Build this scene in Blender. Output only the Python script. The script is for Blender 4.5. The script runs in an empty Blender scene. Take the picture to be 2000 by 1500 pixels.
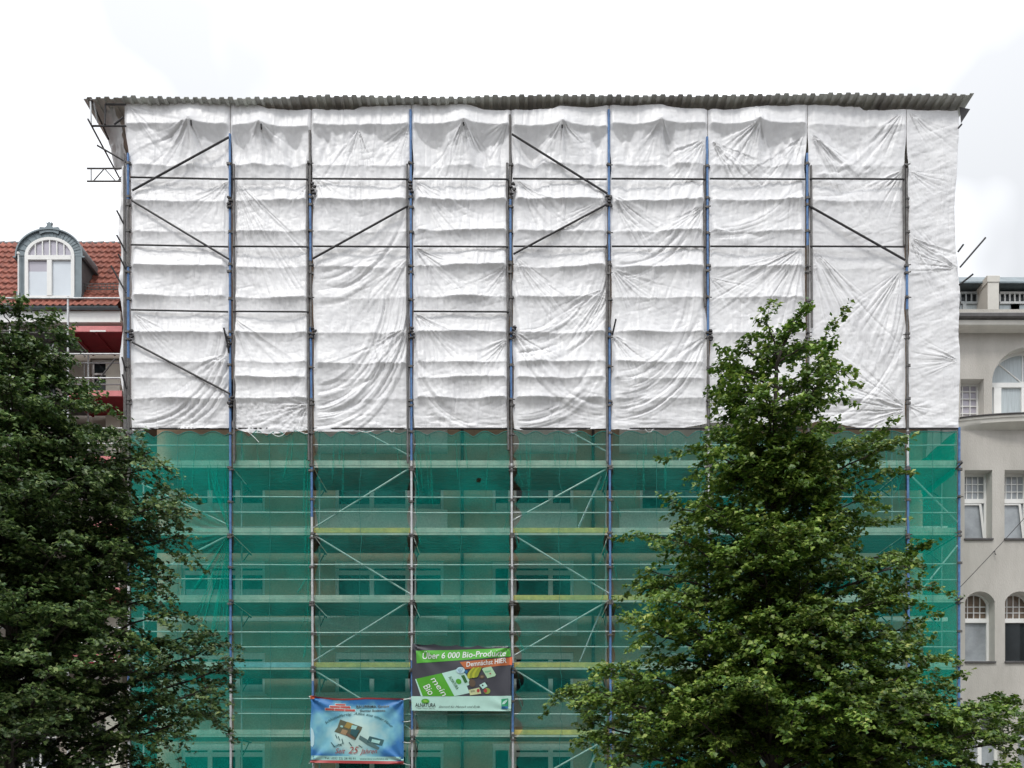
import bpy, math, random
import numpy as np
from mathutils import Vector, Matrix

R = math.radians
F, HOR, CX, CAMZ = 1560.0, 1583.0, 1000.0, 1.65     # focal length in photo pixels, horizon row, centre column, eye height
Y0 = 24.0                                            # scaffold front plane
YW = 26.1                                            # facade of the building behind
SC = F / Y0                                          # 65 px per metre on the scaffold plane
rnd = random.Random(7)

scene = bpy.context.scene
col = scene.collection


def P(px, py, Y=Y0):
    return Vector(((px - CX) / F * Y, Y, CAMZ + (HOR - py) / F * Y))


def PX(px, Y=Y0):
    return (px - CX) / F * Y


def PZ(py, Y=Y0):
    return CAMZ + (HOR - py) / F * Y


# ----------------------------------------------------------------------------------------------- materials
def new_mat(name):
    m = bpy.data.materials.new(name)
    m.use_nodes = True
    nt = m.node_tree
    b = nt.nodes['Principled BSDF']
    return m, nt, b


def pmat(name, c, rough=0.6, metal=0.0, vary=0.12, scale=6.0, bump=0.0, bscale=40.0, spec=0.4, stretch=(1, 1, 1), c2=None, detail=5):
    """Principled material whose colour wanders with two noises, with an optional bump."""
    m, nt, b = new_mat(name)
    N, L = nt.nodes, nt.links
    tc = N.new('ShaderNodeTexCoord')
    mp = N.new('ShaderNodeMapping')
    mp.inputs['Scale'].default_value = stretch
    L.new(tc.outputs['Object'], mp.inputs['Vector'])
    nz = N.new('ShaderNodeTexNoise')
    nz.inputs['Scale'].default_value = scale
    nz.inputs['Detail'].default_value = detail
    nz.inputs['Roughness'].default_value = 0.65
    L.new(mp.outputs['Vector'], nz.inputs['Vector'])
    rp = N.new('ShaderNodeValToRGB')
    lo = [max(0, v * (1 - vary)) for v in c]
    hi = [min(1, v * (1 + vary)) for v in c]
    if c2:
        lo, hi = c2, c
    rp.color_ramp.elements[0].position = 0.32
    rp.color_ramp.elements[1].position = 0.68
    rp.color_ramp.elements[0].color = (*lo, 1)
    rp.color_ramp.elements[1].color = (*hi, 1)
    L.new(nz.outputs['Fac'], rp.inputs['Fac'])
    L.new(rp.outputs['Color'], b.inputs['Base Color'])
    b.inputs['Roughness'].default_value = rough
    b.inputs['Metallic'].default_value = metal
    b.inputs['Specular IOR Level'].default_value = spec
    if bump:
        n2 = N.new('ShaderNodeTexNoise')
        n2.inputs['Scale'].default_value = bscale
        n2.inputs['Detail'].default_value = 4
        L.new(mp.outputs['Vector'], n2.inputs['Vector'])
        bp = N.new('ShaderNodeBump')
        bp.inputs['Strength'].default_value = bump
        bp.inputs['Distance'].default_value = 0.02
        L.new(n2.outputs['Fac'], bp.inputs['Height'])
        L.new(bp.outputs['Normal'], b.inputs['Normal'])
    return m


def tarp_mat(name, c, trans=0.22, rough=0.42):
    m, nt, b = new_mat(name)
    N, L = nt.nodes, nt.links
    tc = N.new('ShaderNodeTexCoord')
    nz = N.new('ShaderNodeTexNoise')
    nz.inputs['Scale'].default_value = 1.3
    nz.inputs['Detail'].default_value = 8
    nz.inputs['Roughness'].default_value = 0.7
    L.new(tc.outputs['Object'], nz.inputs['Vector'])
    rp = N.new('ShaderNodeValToRGB')
    rp.color_ramp.elements[0].position = 0.3
    rp.color_ramp.elements[1].position = 0.6
    rp.color_ramp.elements[0].color = (c[0] * .86, c[1] * .86, c[2] * .87, 1)
    rp.color_ramp.elements[1].color = (*c, 1)
    L.new(nz.outputs['Fac'], rp.inputs['Fac'])
    L.new(rp.outputs['Color'], b.inputs['Base Color'])
    b.inputs['Roughness'].default_value = rough
    b.inputs['Specular IOR Level'].default_value = 0.35
    # crumpled plastic: ridged noise, stretched sideways a little, over a fine one
    mp = N.new('ShaderNodeMapping')
    mp.inputs['Scale'].default_value = (1.0, 1.0, 0.32)
    L.new(tc.outputs['Object'], mp.inputs['Vector'])
    n1 = N.new('ShaderNodeTexNoise')
    n1.noise_type = 'RIDGED_MULTIFRACTAL'
    n1.inputs['Scale'].default_value = 4.5
    n1.inputs['Detail'].default_value = 5
    n1.inputs['Roughness'].default_value = 0.55
    n1.inputs['Distortion'].default_value = 0.6
    L.new(mp.outputs['Vector'], n1.inputs['Vector'])
    bp = N.new('ShaderNodeBump')
    bp.inputs['Strength'].default_value = 0.4
    bp.inputs['Distance'].default_value = 0.012
    L.new(n1.outputs['Fac'], bp.inputs['Height'])
    L.new(bp.outputs['Normal'], b.inputs['Normal'])
    tr = N.new('ShaderNodeBsdfTranslucent')
    L.new(rp.outputs['Color'], tr.inputs['Color'])
    mx = N.new('ShaderNodeMixShader')
    mx.inputs['Fac'].default_value = trans
    L.new(b.outputs['BSDF'], mx.inputs[1])
    L.new(tr.outputs['BSDF'], mx.inputs[2])
    L.new(mx.outputs['Shader'], N['Material Output'].inputs['Surface'])
    return m


def net_mat(name, c, opac, vary=0.10):
    """Knitted mesh too fine to see: part of the light passes through the holes, the threads scatter the rest."""
    m, nt, b = new_mat(name)
    N, L = nt.nodes, nt.links
    N.remove(b)
    tc = N.new('ShaderNodeTexCoord')
    mp = N.new('ShaderNodeMapping')
    mp.inputs['Scale'].default_value = (1.0, 1.0, 1.0)
    L.new(tc.outputs['Object'], mp.inputs['Vector'])
    n1 = N.new('ShaderNodeTexNoise')
    n1.inputs['Scale'].default_value = 0.9
    n1.inputs['Detail'].default_value = 6
    n1.inputs['Roughness'].default_value = 0.6
    L.new(mp.outputs['Vector'], n1.inputs['Vector'])
    n2 = N.new('ShaderNodeTexNoise')
    n2.inputs['Scale'].default_value = 17
    n2.inputs['Detail'].default_value = 3
    n2.inputs['Roughness'].default_value = 0.75
    L.new(mp.outputs['Vector'], n2.inputs['Vector'])
    ad = N.new('ShaderNodeMath'); ad.operation = 'ADD'
    L.new(n1.outputs['Fac'], ad.inputs[0]); L.new(n2.outputs['Fac'], ad.inputs[1])
    mr = N.new('ShaderNodeMapRange')
    mr.inputs['From Min'].default_value = 0.82
    mr.inputs['From Max'].default_value = 1.18
    mr.inputs['To Min'].default_value = opac - vary
    mr.inputs['To Max'].default_value = opac + vary
    L.new(ad.outputs[0], mr.inputs['Value'])
    d = N.new('ShaderNodeBsdfDiffuse'); d.inputs['Color'].default_value = (*c, 1)
    t = N.new('ShaderNodeBsdfTranslucent'); t.inputs['Color'].default_value = (*c, 1)
    m1 = N.new('ShaderNodeMixShader'); m1.inputs['Fac'].default_value = 0.3
    L.new(d.outputs[0], m1.inputs[1]); L.new(t.outputs[0], m1.inputs[2])
    tp = N.new('ShaderNodeBsdfTransparent')
    tp.inputs['Color'].default_value = (0.9, 1, 0.96, 1)
    m2 = N.new('ShaderNodeMixShader')
    L.new(mr.outputs['Result'], m2.inputs['Fac'])
    L.new(tp.outputs[0], m2.inputs[1]); L.new(m1.outputs[0], m2.inputs[2])
    L.new(m2.outputs[0], N['Material Output'].inputs['Surface'])
    return m


def leaf_mat(name, dark, mid, light):
    m, nt, b = new_mat(name)
    N, L = nt.nodes, nt.links
    g = N.new('ShaderNodeNewGeometry')
    rp = N.new('ShaderNodeValToRGB')
    e = rp.color_ramp.elements
    e[0].position = 0.0; e[0].color = (*dark, 1)
    e[1].position = 1.0; e[1].color = (*light, 1)
    k = e.new(0.6); k.color = (*mid, 1)
    L.new(g.outputs['Random Per Island'], rp.inputs['Fac'])
    tc = N.new('ShaderNodeTexCoord')
    nz = N.new('ShaderNodeTexNoise'); nz.inputs['Scale'].default_value = 0.9; nz.inputs['Detail'].default_value = 3
    L.new(tc.outputs['Object'], nz.inputs['Vector'])
    mr = N.new('ShaderNodeMapRange')
    mr.inputs['From Min'].default_value = 0.35; mr.inputs['From Max'].default_value = 0.65
    mr.inputs['To Min'].default_value = 0.7; mr.inputs['To Max'].default_value = 1.3
    L.new(nz.outputs['Fac'], mr.inputs['Value'])
    mc = N.new('ShaderNodeMix'); mc.data_type = 'RGBA'; mc.blend_type = 'MULTIPLY'
    mc.inputs[0].default_value = 1.0
    L.new(rp.outputs['Color'], mc.inputs[6]); L.new(mr.outputs['Result'], mc.inputs[7])
    L.new(mc.outputs[2], b.inputs['Base Color'])
    b.inputs['Roughness'].default_value = 0.45
    b.inputs['Specular IOR Level'].default_value = 0.35
    t = N.new('ShaderNodeBsdfTranslucent')
    L.new(mc.outputs[2], t.inputs['Color'])
    mx = N.new('ShaderNodeMixShader'); mx.inputs['Fac'].default_value = 0.25
    L.new(b.outputs[0], mx.inputs[1]); L.new(t.outputs[0], mx.inputs[2])
    L.new(mx.outputs[0], N['Material Output'].inputs['Surface'])
    return m


M = {}
M['tarp'] = tarp_mat('white_tarpaulin', (0.85, 0.85, 0.86), 0.14)
M['tarp_grey'] = tarp_mat('dusty_tarpaulin', (0.6, 0.6, 0.6), 0.35)
M['net'] = net_mat('green_net', (0.006, 0.41, 0.325), 0.33)
M['net_dense'] = net_mat('dense_green_net', (0.0, 0.36, 0.25), 0.62)
M['net_thin'] = net_mat('thin_green_net', (0.012, 0.36, 0.30), 0.27, 0.09)
M['blue'] = pmat('blue_paint', (0.10, 0.22, 0.44), 0.5, 0, 0.3, 9, c2=(0.045, 0.11, 0.26))
M['grey'] = pmat('weathered_steel', (0.16, 0.155, 0.15), 0.55, 0.3, 0.3, 10, c2=(0.07, 0.065, 0.065))
M['dark'] = pmat('dark_steel', (0.045, 0.043, 0.045), 0.55, 0.3, 0.35, 12)
M['pale'] = pmat('galvanised_steel', (0.5, 0.51, 0.52), 0.45, 0.4, 0.2, 10)
M['pipe_green'] = pmat('galvanised_tube', (0.46, 0.5, 0.49), 0.5, 0.2, 0.15, 10)
M['wood'] = pmat('scaffold_plank', (0.13, 0.11, 0.085), 0.8, 0, 0.3, 3, 0.3, 30, stretch=(1, 12, 1))
M['board'] = pmat('pale_board', (0.46, 0.46, 0.40), 0.7, 0, 0.15, 4)
M['yellow'] = pmat('yellow_board', (0.52, 0.43, 0.13), 0.6, 0, 0.2, 5)
M['bluebd'] = pmat('blue_board', (0.25, 0.42, 0.5), 0.6, 0, 0.2, 5)
M['roofmetal'] = pmat('trapezoid_sheet', (0.58, 0.60, 0.55), 0.6, 0.1, 0.25, 1.6, c2=(0.30, 0.29, 0.28), stretch=(0.7, 0.15, 1))
M['beam'] = pmat('red_brown_beam', (0.13, 0.06, 0.045), 0.8)
M['tanwall'] = pmat('tan_render', (0.63, 0.47, 0.335), 0.9, 0, 0.12, 1.2, 0.3, 60)
M['palewall'] = pmat('pale_render', (0.9, 0.88, 0.82), 0.9, 0, 0.1, 1.5, 0.25, 60)
M['whitewin'] = pmat('white_window_paint', (0.78, 0.78, 0.76), 0.4, 0, 0.05, 3)
M['darkglass'] = pmat('dark_pane', (0.02, 0.025, 0.028), 0.08, 0, 0.3, 0.8, spec=0.3)
M['stucco'] = pmat('beige_stucco', (0.53, 0.505, 0.465), 0.92, 0, 0.10, 1.1, 0.7, 40, stretch=(1, 1, 0.3), c2=(0.41, 0.39, 0.355))
M['stucco_trim'] = pmat('pale_stucco_trim', (0.64, 0.62, 0.57), 0.85, 0, 0.08, 2, 0.2, 40)
M['reveal'] = pmat('smooth_render', (0.58, 0.56, 0.52), 0.9, 0, 0.06, 2)
M['gutter'] = pmat('dark_gutter', (0.10, 0.095, 0.095), 0.5, 0.3, 0.2, 5)
M['zinc'] = pmat('zinc_sheet', (0.20, 0.245, 0.265), 0.5, 0.25, 0.2, 2.5, c2=(0.14, 0.17, 0.185))
M['tile'] = pmat('red_roof_tile', (0.38, 0.125, 0.085), 0.8, 0, 0.3, 5.5, 0.2, 30, c2=(0.15, 0.055, 0.042))
M['greywall'] = pmat('grey_beige_wall', (0.33, 0.29, 0.25), 0.9, 0, 0.1, 2, 0.2, 40)
M['cream'] = pmat('cream_paint', (0.68, 0.66, 0.57), 0.8, 0, 0.05, 2)
M['red'] = pmat('red_deck', (0.20, 0.014, 0.02), 0.7, 0, 0.2, 4)
M['pink'] = pmat('pink_red_board', (0.60, 0.21, 0.21), 0.7, 0, 0.15, 4)
M['blind'] = pmat('frosted_pane', (0.62, 0.67, 0.72), 0.15, 0, 0.05, 1, spec=0.6)
M['lilac'] = pmat('lilac_pane', (0.42, 0.40, 0.46), 0.12, 0, 0.1, 1, spec=0.6)
M['greyglass'] = pmat('grey_pane', (0.30, 0.325, 0.345), 0.08, 0, 0.35, 0.9, spec=0.6)
M['curtain'] = pmat('net_curtain_pane', (0.42, 0.47, 0.49), 0.25, 0, 0.15, 5, stretch=(6, 1, 0.3), spec=0.5)
M['bark'] = pmat('bark', (0.055, 0.045, 0.038), 0.9, 0, 0.3, 8, 0.8, 25, stretch=(1, 1, 0.25))
M['leaf'] = leaf_mat('lime_leaves', (0.045, 0.11, 0.016), (0.12, 0.21, 0.032), (0.26, 0.36, 0.065))
M['leaf2'] = leaf_mat('dark_lime_leaves', (0.03, 0.07, 0.022), (0.078, 0.138, 0.04), (0.19, 0.26, 0.08))
M['tipleaf'] = leaf_mat('lit_tip_lime_leaves', (0.10, 0.18, 0.025), (0.21, 0.32, 0.055), (0.42, 0.46, 0.13))  # lighter tip leaves: the sunlit look of clump tops put into the colour
M['tipleaf2'] = leaf_mat('lit_tip_dark_lime_leaves', (0.075, 0.14, 0.035), (0.14, 0.22, 0.06), (0.28, 0.35, 0.13))  # same painted sunlit tone for the darker tree
M['asphalt'] = pmat('asphalt', (0.05, 0.05, 0.052), 0.9, 0, 0.15, 2, 0.4, 90)
M['paving'] = pmat('paving', (0.27, 0.26, 0.245), 0.9, 0, 0.12, 1.5, 0.2, 40)
M['earth'] = pmat('ground_earth', (0.11, 0.10, 0.085), 0.95, 0, 0.2, 0.5)
M['kerb'] = pmat('kerb_stone', (0.33, 0.32, 0.31), 0.85, 0, 0.12, 3)


def flat(name, c, rough=0.5, vary=0.04):
    if name not in M:
        M[name] = pmat(name, c, rough, 0, vary, 4)
    return M[name]


# ----------------------------------------------------------------------------------------------- mesh builder
class MB:
    def __init__(s):
        s.v, s.f, s.m = [], [], []

    def add(s, vs, fs, mi=0):
        b = len(s.v)
        s.v += [tuple(x) for x in vs]
        for f in fs:
            s.f.append(tuple(b + i for i in f))
            s.m.append(mi)

    def box(s, x0, x1, y0, y1, z0, z1, mi=0, bev=0.0):
        if bev <= 0:
            vs = [(x, y, z) for x in (x0, x1) for y in (y0, y1) for z in (z0, z1)]
            s.add(vs, [(0, 1, 3, 2), (4, 6, 7, 5), (0, 4, 5, 1), (2, 3, 7, 6), (0, 2, 6, 4), (1, 5, 7, 3)], mi)
            return
        # chamfer of the four edges running along X plus the end caps
        b = bev
        prof = [(y0 + b, z0), (y1 - b, z0), (y1, z0 + b), (y1, z1 - b), (y1 - b, z1), (y0 + b, z1), (y0, z1 - b), (y0, z0 + b)]
        vs = [(x, y, z) for x in (x0, x1) for y, z in prof]
        s.add(vs, [(i, (i + 1) % 8, 8 + (i + 1) % 8, 8 + i) for i in range(8)] + [tuple(range(7, -1, -1)), tuple(range(8, 16))], mi)

    def tube(s, p, q, r=0.025, n=8, mi=0, caps=True, r2=None):
        p, q = Vector(p), Vector(q)
        d = (q - p)
        if d.length < 1e-6:
            return
        d.normalize()
        a = d.orthogonal().normalized()
        c = d.cross(a)
        r2 = r if r2 is None else r2
        vs = [p + (a * math.cos(t) + c * math.sin(t)) * r for t in [2 * math.pi * i / n for i in range(n)]]
        vs += [q + (a * math.cos(t) + c * math.sin(t)) * r2 for t in [2 * math.pi * i / n for i in range(n)]]
        fs = [(i, (i + 1) % n, n + (i + 1) % n, n + i) for i in range(n)]
        if caps:
            fs += [tuple(range(n - 1, -1, -1)), tuple(range(n, 2 * n))]
        s.add(vs, fs, mi)

    def path(s, pts, r=0.02, n=6, mi=0, taper=None):
        """One continuous tube along several points; r may be a list."""
        pts = [Vector(p) for p in pts]
        rs = r if isinstance(r, (list, tuple)) else [r] * len(pts)
        b0 = len(s.v)
        a = None
        for i, p in enumerate(pts):
            d = (pts[min(i + 1, len(pts) - 1)] - pts[max(i - 1, 0)])
            if d.length < 1e-9:
                d = Vector((0, 0, 1))
            d.normalize()
            a = d.orthogonal().normalized() if a is None else (a - d * a.dot(d)).normalized()
            c = d.cross(a)
            for k in range(n):
                t = 2 * math.pi * k / n
                s.v.append(tuple(p + (a * math.cos(t) + c * math.sin(t)) * rs[i]))
        for i in range(len(pts) - 1):
            for k in range(n):
                s.f.append((b0 + i * n + k, b0 + i * n + (k + 1) % n, b0 + (i + 1) * n + (k + 1) % n, b0 + (i + 1) * n + k))
                s.m.append(mi)
        s.f.append(tuple(b0 + k for k in range(n - 1, -1, -1))); s.m.append(mi)
        e = b0 + (len(pts) - 1) * n
        s.f.append(tuple(e + k for k in range(n))); s.m.append(mi)

    def grid(s, rows, mi=0):
        """rows: list of rows of points."""
        n = len(rows[0])
        vs = [p for r in rows for p in r]
        s.add(vs, [(i * n + j, i * n + j + 1, (i + 1) * n + j + 1, (i + 1) * n + j) for i in range(len(rows) - 1) for j in range(n - 1)], mi)

    def prism(s, outline, y0, y1, mi=0):
        """outline: (x, z) points, extruded from y0 to y1."""
        n = len(outline)
        vs = [(x, y0, z) for x, z in outline] + [(x, y1, z) for x, z in outline]
        s.add(vs, [(i, (i + 1) % n, n + (i + 1) % n, n + i) for i in range(n)] + [tuple(range(n - 1, -1, -1)), tuple(range(n, 2 * n))], mi)

    def build(s, name, mats, parent=None, smooth=False):
        me = bpy.data.meshes.new(name)
        me.from_pydata(s.v, [], s.f)
        for m in (mats if isinstance(mats, (list, tuple)) else [mats]):
            me.materials.append(m)
        if any(s.m):
            me.polygons.foreach_set('material_index', s.m)
        if smooth:
            me.polygons.foreach_set('use_smooth', [True] * len(s.f))
            try:
                me.set_sharp_from_angle(angle=R(40))
            except Exception:
                pass
        me.update()
        o = bpy.data.objects.new(name, me)
        col.objects.link(o)
        if parent is not None:
            o.parent = parent
            o.matrix_parent_inverse = parent.matrix_world.inverted()
        return o


def np_mesh(name, V, Fq, mats, parent=None, smooth=True, midx=None):
    """Fast mesh from a numpy vertex array and an (n, 3|4) face array."""
    me = bpy.data.meshes.new(name)
    n, k = Fq.shape
    me.vertices.add(len(V)); me.vertices.foreach_set('co', np.asarray(V, dtype=np.float32).ravel())
    me.loops.add(n * k); me.loops.foreach_set('vertex_index', Fq.astype(np.int32).ravel())
    me.polygons.add(n)
    me.polygons.foreach_set('loop_start', np.arange(0, n * k, k, dtype=np.int32))
    me.polygons.foreach_set('loop_total', np.full(n, k, dtype=np.int32))
    if smooth:
        me.polygons.foreach_set('use_smooth', np.ones(n, dtype=bool))
    for m in (mats if isinstance(mats, (list, tuple)) else [mats]):
        me.materials.append(m)
    if midx is not None:
        me.polygons.foreach_set('material_index', midx.astype(np.int32))
    me.update(calc_edges=True)
    me.validate()
    o = bpy.data.objects.new(name, me)
    col.objects.link(o)
    if parent is not None:
        o.parent = parent
        o.matrix_parent_inverse = parent.matrix_world.inverted()
    return o


def tag(o, label=None, cat=None, group=None, kind=None):
    if label: o['label'] = label
    if cat: o['category'] = cat
    if group: o['group'] = group
    if kind: o['kind'] = kind
    return o


def empty(name, loc=(0, 0, 0)):
    o = bpy.data.objects.new(name, None)
    o.location = loc
    o.empty_display_size = 0.3
    col.objects.link(o)
    o.matrix_world = Matrix.Translation(Vector(loc))
    return o


# ----------------------------------------------------------------------------------------------- noise
class Noise:
    def __init__(s, seed):
        s.t = np.random.RandomState(seed).rand(256, 256)

    def __call__(s, x, y):
        xi, yi = np.floor(x).astype(int), np.floor(y).astype(int)
        fx, fy = x - xi, y - yi
        fx, fy = fx * fx * fx * (fx * (fx * 6 - 15) + 10), fy * fy * fy * (fy * (fy * 6 - 15) + 10)
        t = s.t
        g = lambda a, b: t[(xi + a) & 255, (yi + b) & 255]
        return ((g(0, 0) * (1 - fx) + g(1, 0) * fx) * (1 - fy) + (g(0, 1) * (1 - fx) + g(1, 1) * fx) * fy) * 2 - 1

    def fbm(s, x, y, o=4, gain=0.5):
        a, r, k = 1.0, 0.0, 0.0
        for i in range(o):
            r = r + a * s(x * 2 ** i + 17.3 * i, y * 2 ** i + 5.1 * i); k += a; a *= gain
        return r / k


def sst(a, b, x):
    t = np.clip((x - a) / (b - a), 0, 1)
    return t * t * (3 - 2 * t)


def interp(x, pts):
    return np.interp(x, [p[0] for p in pts], [p[1] for p in pts])


def fold_noise(nz, a, b):
    """Irregular sharp-crested folds that run along b."""
    return np.clip(1 - 3.2 * np.abs(nz(a, b)), -1, 1) + 0.5 * np.clip(1 - 3.2 * np.abs(nz(a * 2.3 + 11, b * 1.4)), -1, 1) * 0.6


def crease(q):
    """Sharp-crested periodic fold, -1..1."""
    w = np.abs(((q % 1.0) + 1.0) % 1.0 - 0.5) * 2
    return w ** 1.3 * 2 - 1


# ----------------------------------------------------------------------------------------------- ground
def setting():
    g = MB(); g.grid([[(-300, -300, -0.16), (300, -300, -0.16)], [(-300, 300, -0.16), (300, 300, -0.16)]])
    tag(g.build('ground', M['earth']), kind='structure')
    r = MB(); r.grid([[(-150, 3.2, -0.13), (150, 3.2, -0.13)], [(-150, 12.6, -0.13), (150, 12.6, -0.13)]])
    tag(r.build('road', M['asphalt']), kind='structure')
    p = MB()
    p.box(-150, 150, 12.8, 26.6, -0.2, 0.0)
    tag(p.build('pavement', M['paving']), kind='structure')
    p = MB()
    p.box(-150, 150, -4.95, 3.0, -0.2, 0.0)
    tag(p.build('pavement', M['paving']), kind='structure')
    for a, b in ((3.0, 3.2), (12.6, 12.8)):
        k = MB(); k.box(-150, 150, a, b, -0.2, 0.004, bev=0.02)
        tag(k.build('kerb', M['kerb']), kind='structure')


setting()


# ----------------------------------------------------------------------------------------------- walls with openings
def wall_holes(mb, x0, x1, z0, z1, Y, holes, depth=0.2, mi=0, rmi=0):
    """Front face of a wall at Y (facing -Y) with openings (hx0, hx1, hz0, hz1, rise): rise > 0 makes a segmental arched head."""
    xs = sorted({x0, x1, *[h[0] for h in holes], *[h[1] for h in holes]})
    zs = sorted({z0, z1, *[h[2] for h in holes], *[h[3] for h in holes]})
    xs = [x for x in xs if x0 <= x <= x1]
    zs = [z for z in zs if z0 <= z <= z1]
    for i in range(len(xs) - 1):
        for j in range(len(zs) - 1):
            cx, cz = (xs[i] + xs[i + 1]) / 2, (zs[j] + zs[j + 1]) / 2
            if any(h[0] < cx < h[1] and h[2] < cz < h[3] for h in holes):
                continue
            mb.add([(xs[i], Y, zs[j]), (xs[i + 1], Y, zs[j]), (xs[i + 1], Y, zs[j + 1]), (xs[i], Y, zs[j + 1])], [(0, 1, 2, 3)], mi)
    for h in holes:
        a, b, c, d = h[:4]
        rise = h[4] if len(h) > 4 else 0
        spring = d - rise
        pts = [(a, c), (b, c), (b, spring)]
        if rise > 0:
            n = 16
            arc = arch_pts(a, b, spring, rise, n)          # from right spring to left spring
            pts += arc[1:-1]
            # spandrels
            top = [(b + (a - b) * k / n, d) for k in range(n + 1)]
            for k in range(n):
                mb.add([(arc[k][0], Y, arc[k][1]), (top[k][0], Y, top[k][1]), (top[k + 1][0], Y, top[k + 1][1]), (arc[k + 1][0], Y, arc[k + 1][1])], [(3, 2, 1, 0)], mi)
        pts += [(a, spring)]
        m = len(pts)
        vs = [(x, Y, z) for x, z in pts] + [(x, Y + depth, z) for x, z in pts]
        mb.add(vs, [(k, m + k, m + (k + 1) % m, (k + 1) % m) for k in range(m)], rmi)


def arch_pts(a, b, spring, rise, n=16):
    w = (b - a) / 2
    c = (a + b) / 2
    rad = (w * w + rise * rise) / (2 * rise)
    zc = spring + rise - rad
    t0 = math.asin(min(1.0, w / rad))
    if rise > w:
        t0 = math.pi - t0
    return [(c + rad * math.sin(t0 - 2 * t0 * k / n), zc + rad * math.cos(t0 - 2 * t0 * k / n)) for k in range(n + 1)]


def frame_bars(mb, x0, x1, z0, z1, y0, y1, t, bars_v=(), bars_h=(), tb=0.05, mi=0):
    """A rectangular frame with vertical and horizontal bars butted between its members."""
    mb.box(x0, x0 + t, y0, y1, z0, z1, mi)
    mb.box(x1 - t, x1, y0, y1, z0, z1, mi)
    mb.box(x0 + t, x1 - t, y0, y1, z0, z0 + t, mi)
    mb.box(x0 + t, x1 - t, y0, y1, z1 - t, z1, mi)
    for x in bars_v:
        mb.box(x - tb / 2, x + tb / 2, y0 + 0.003, y1 - 0.003, z0 + t, z1 - t, mi)
    for z in bars_h:
        mb.box(x0 + t, x1 - t, y0 + 0.005, y1 - 0.005, z - tb / 2, z + tb / 2, mi)


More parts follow.
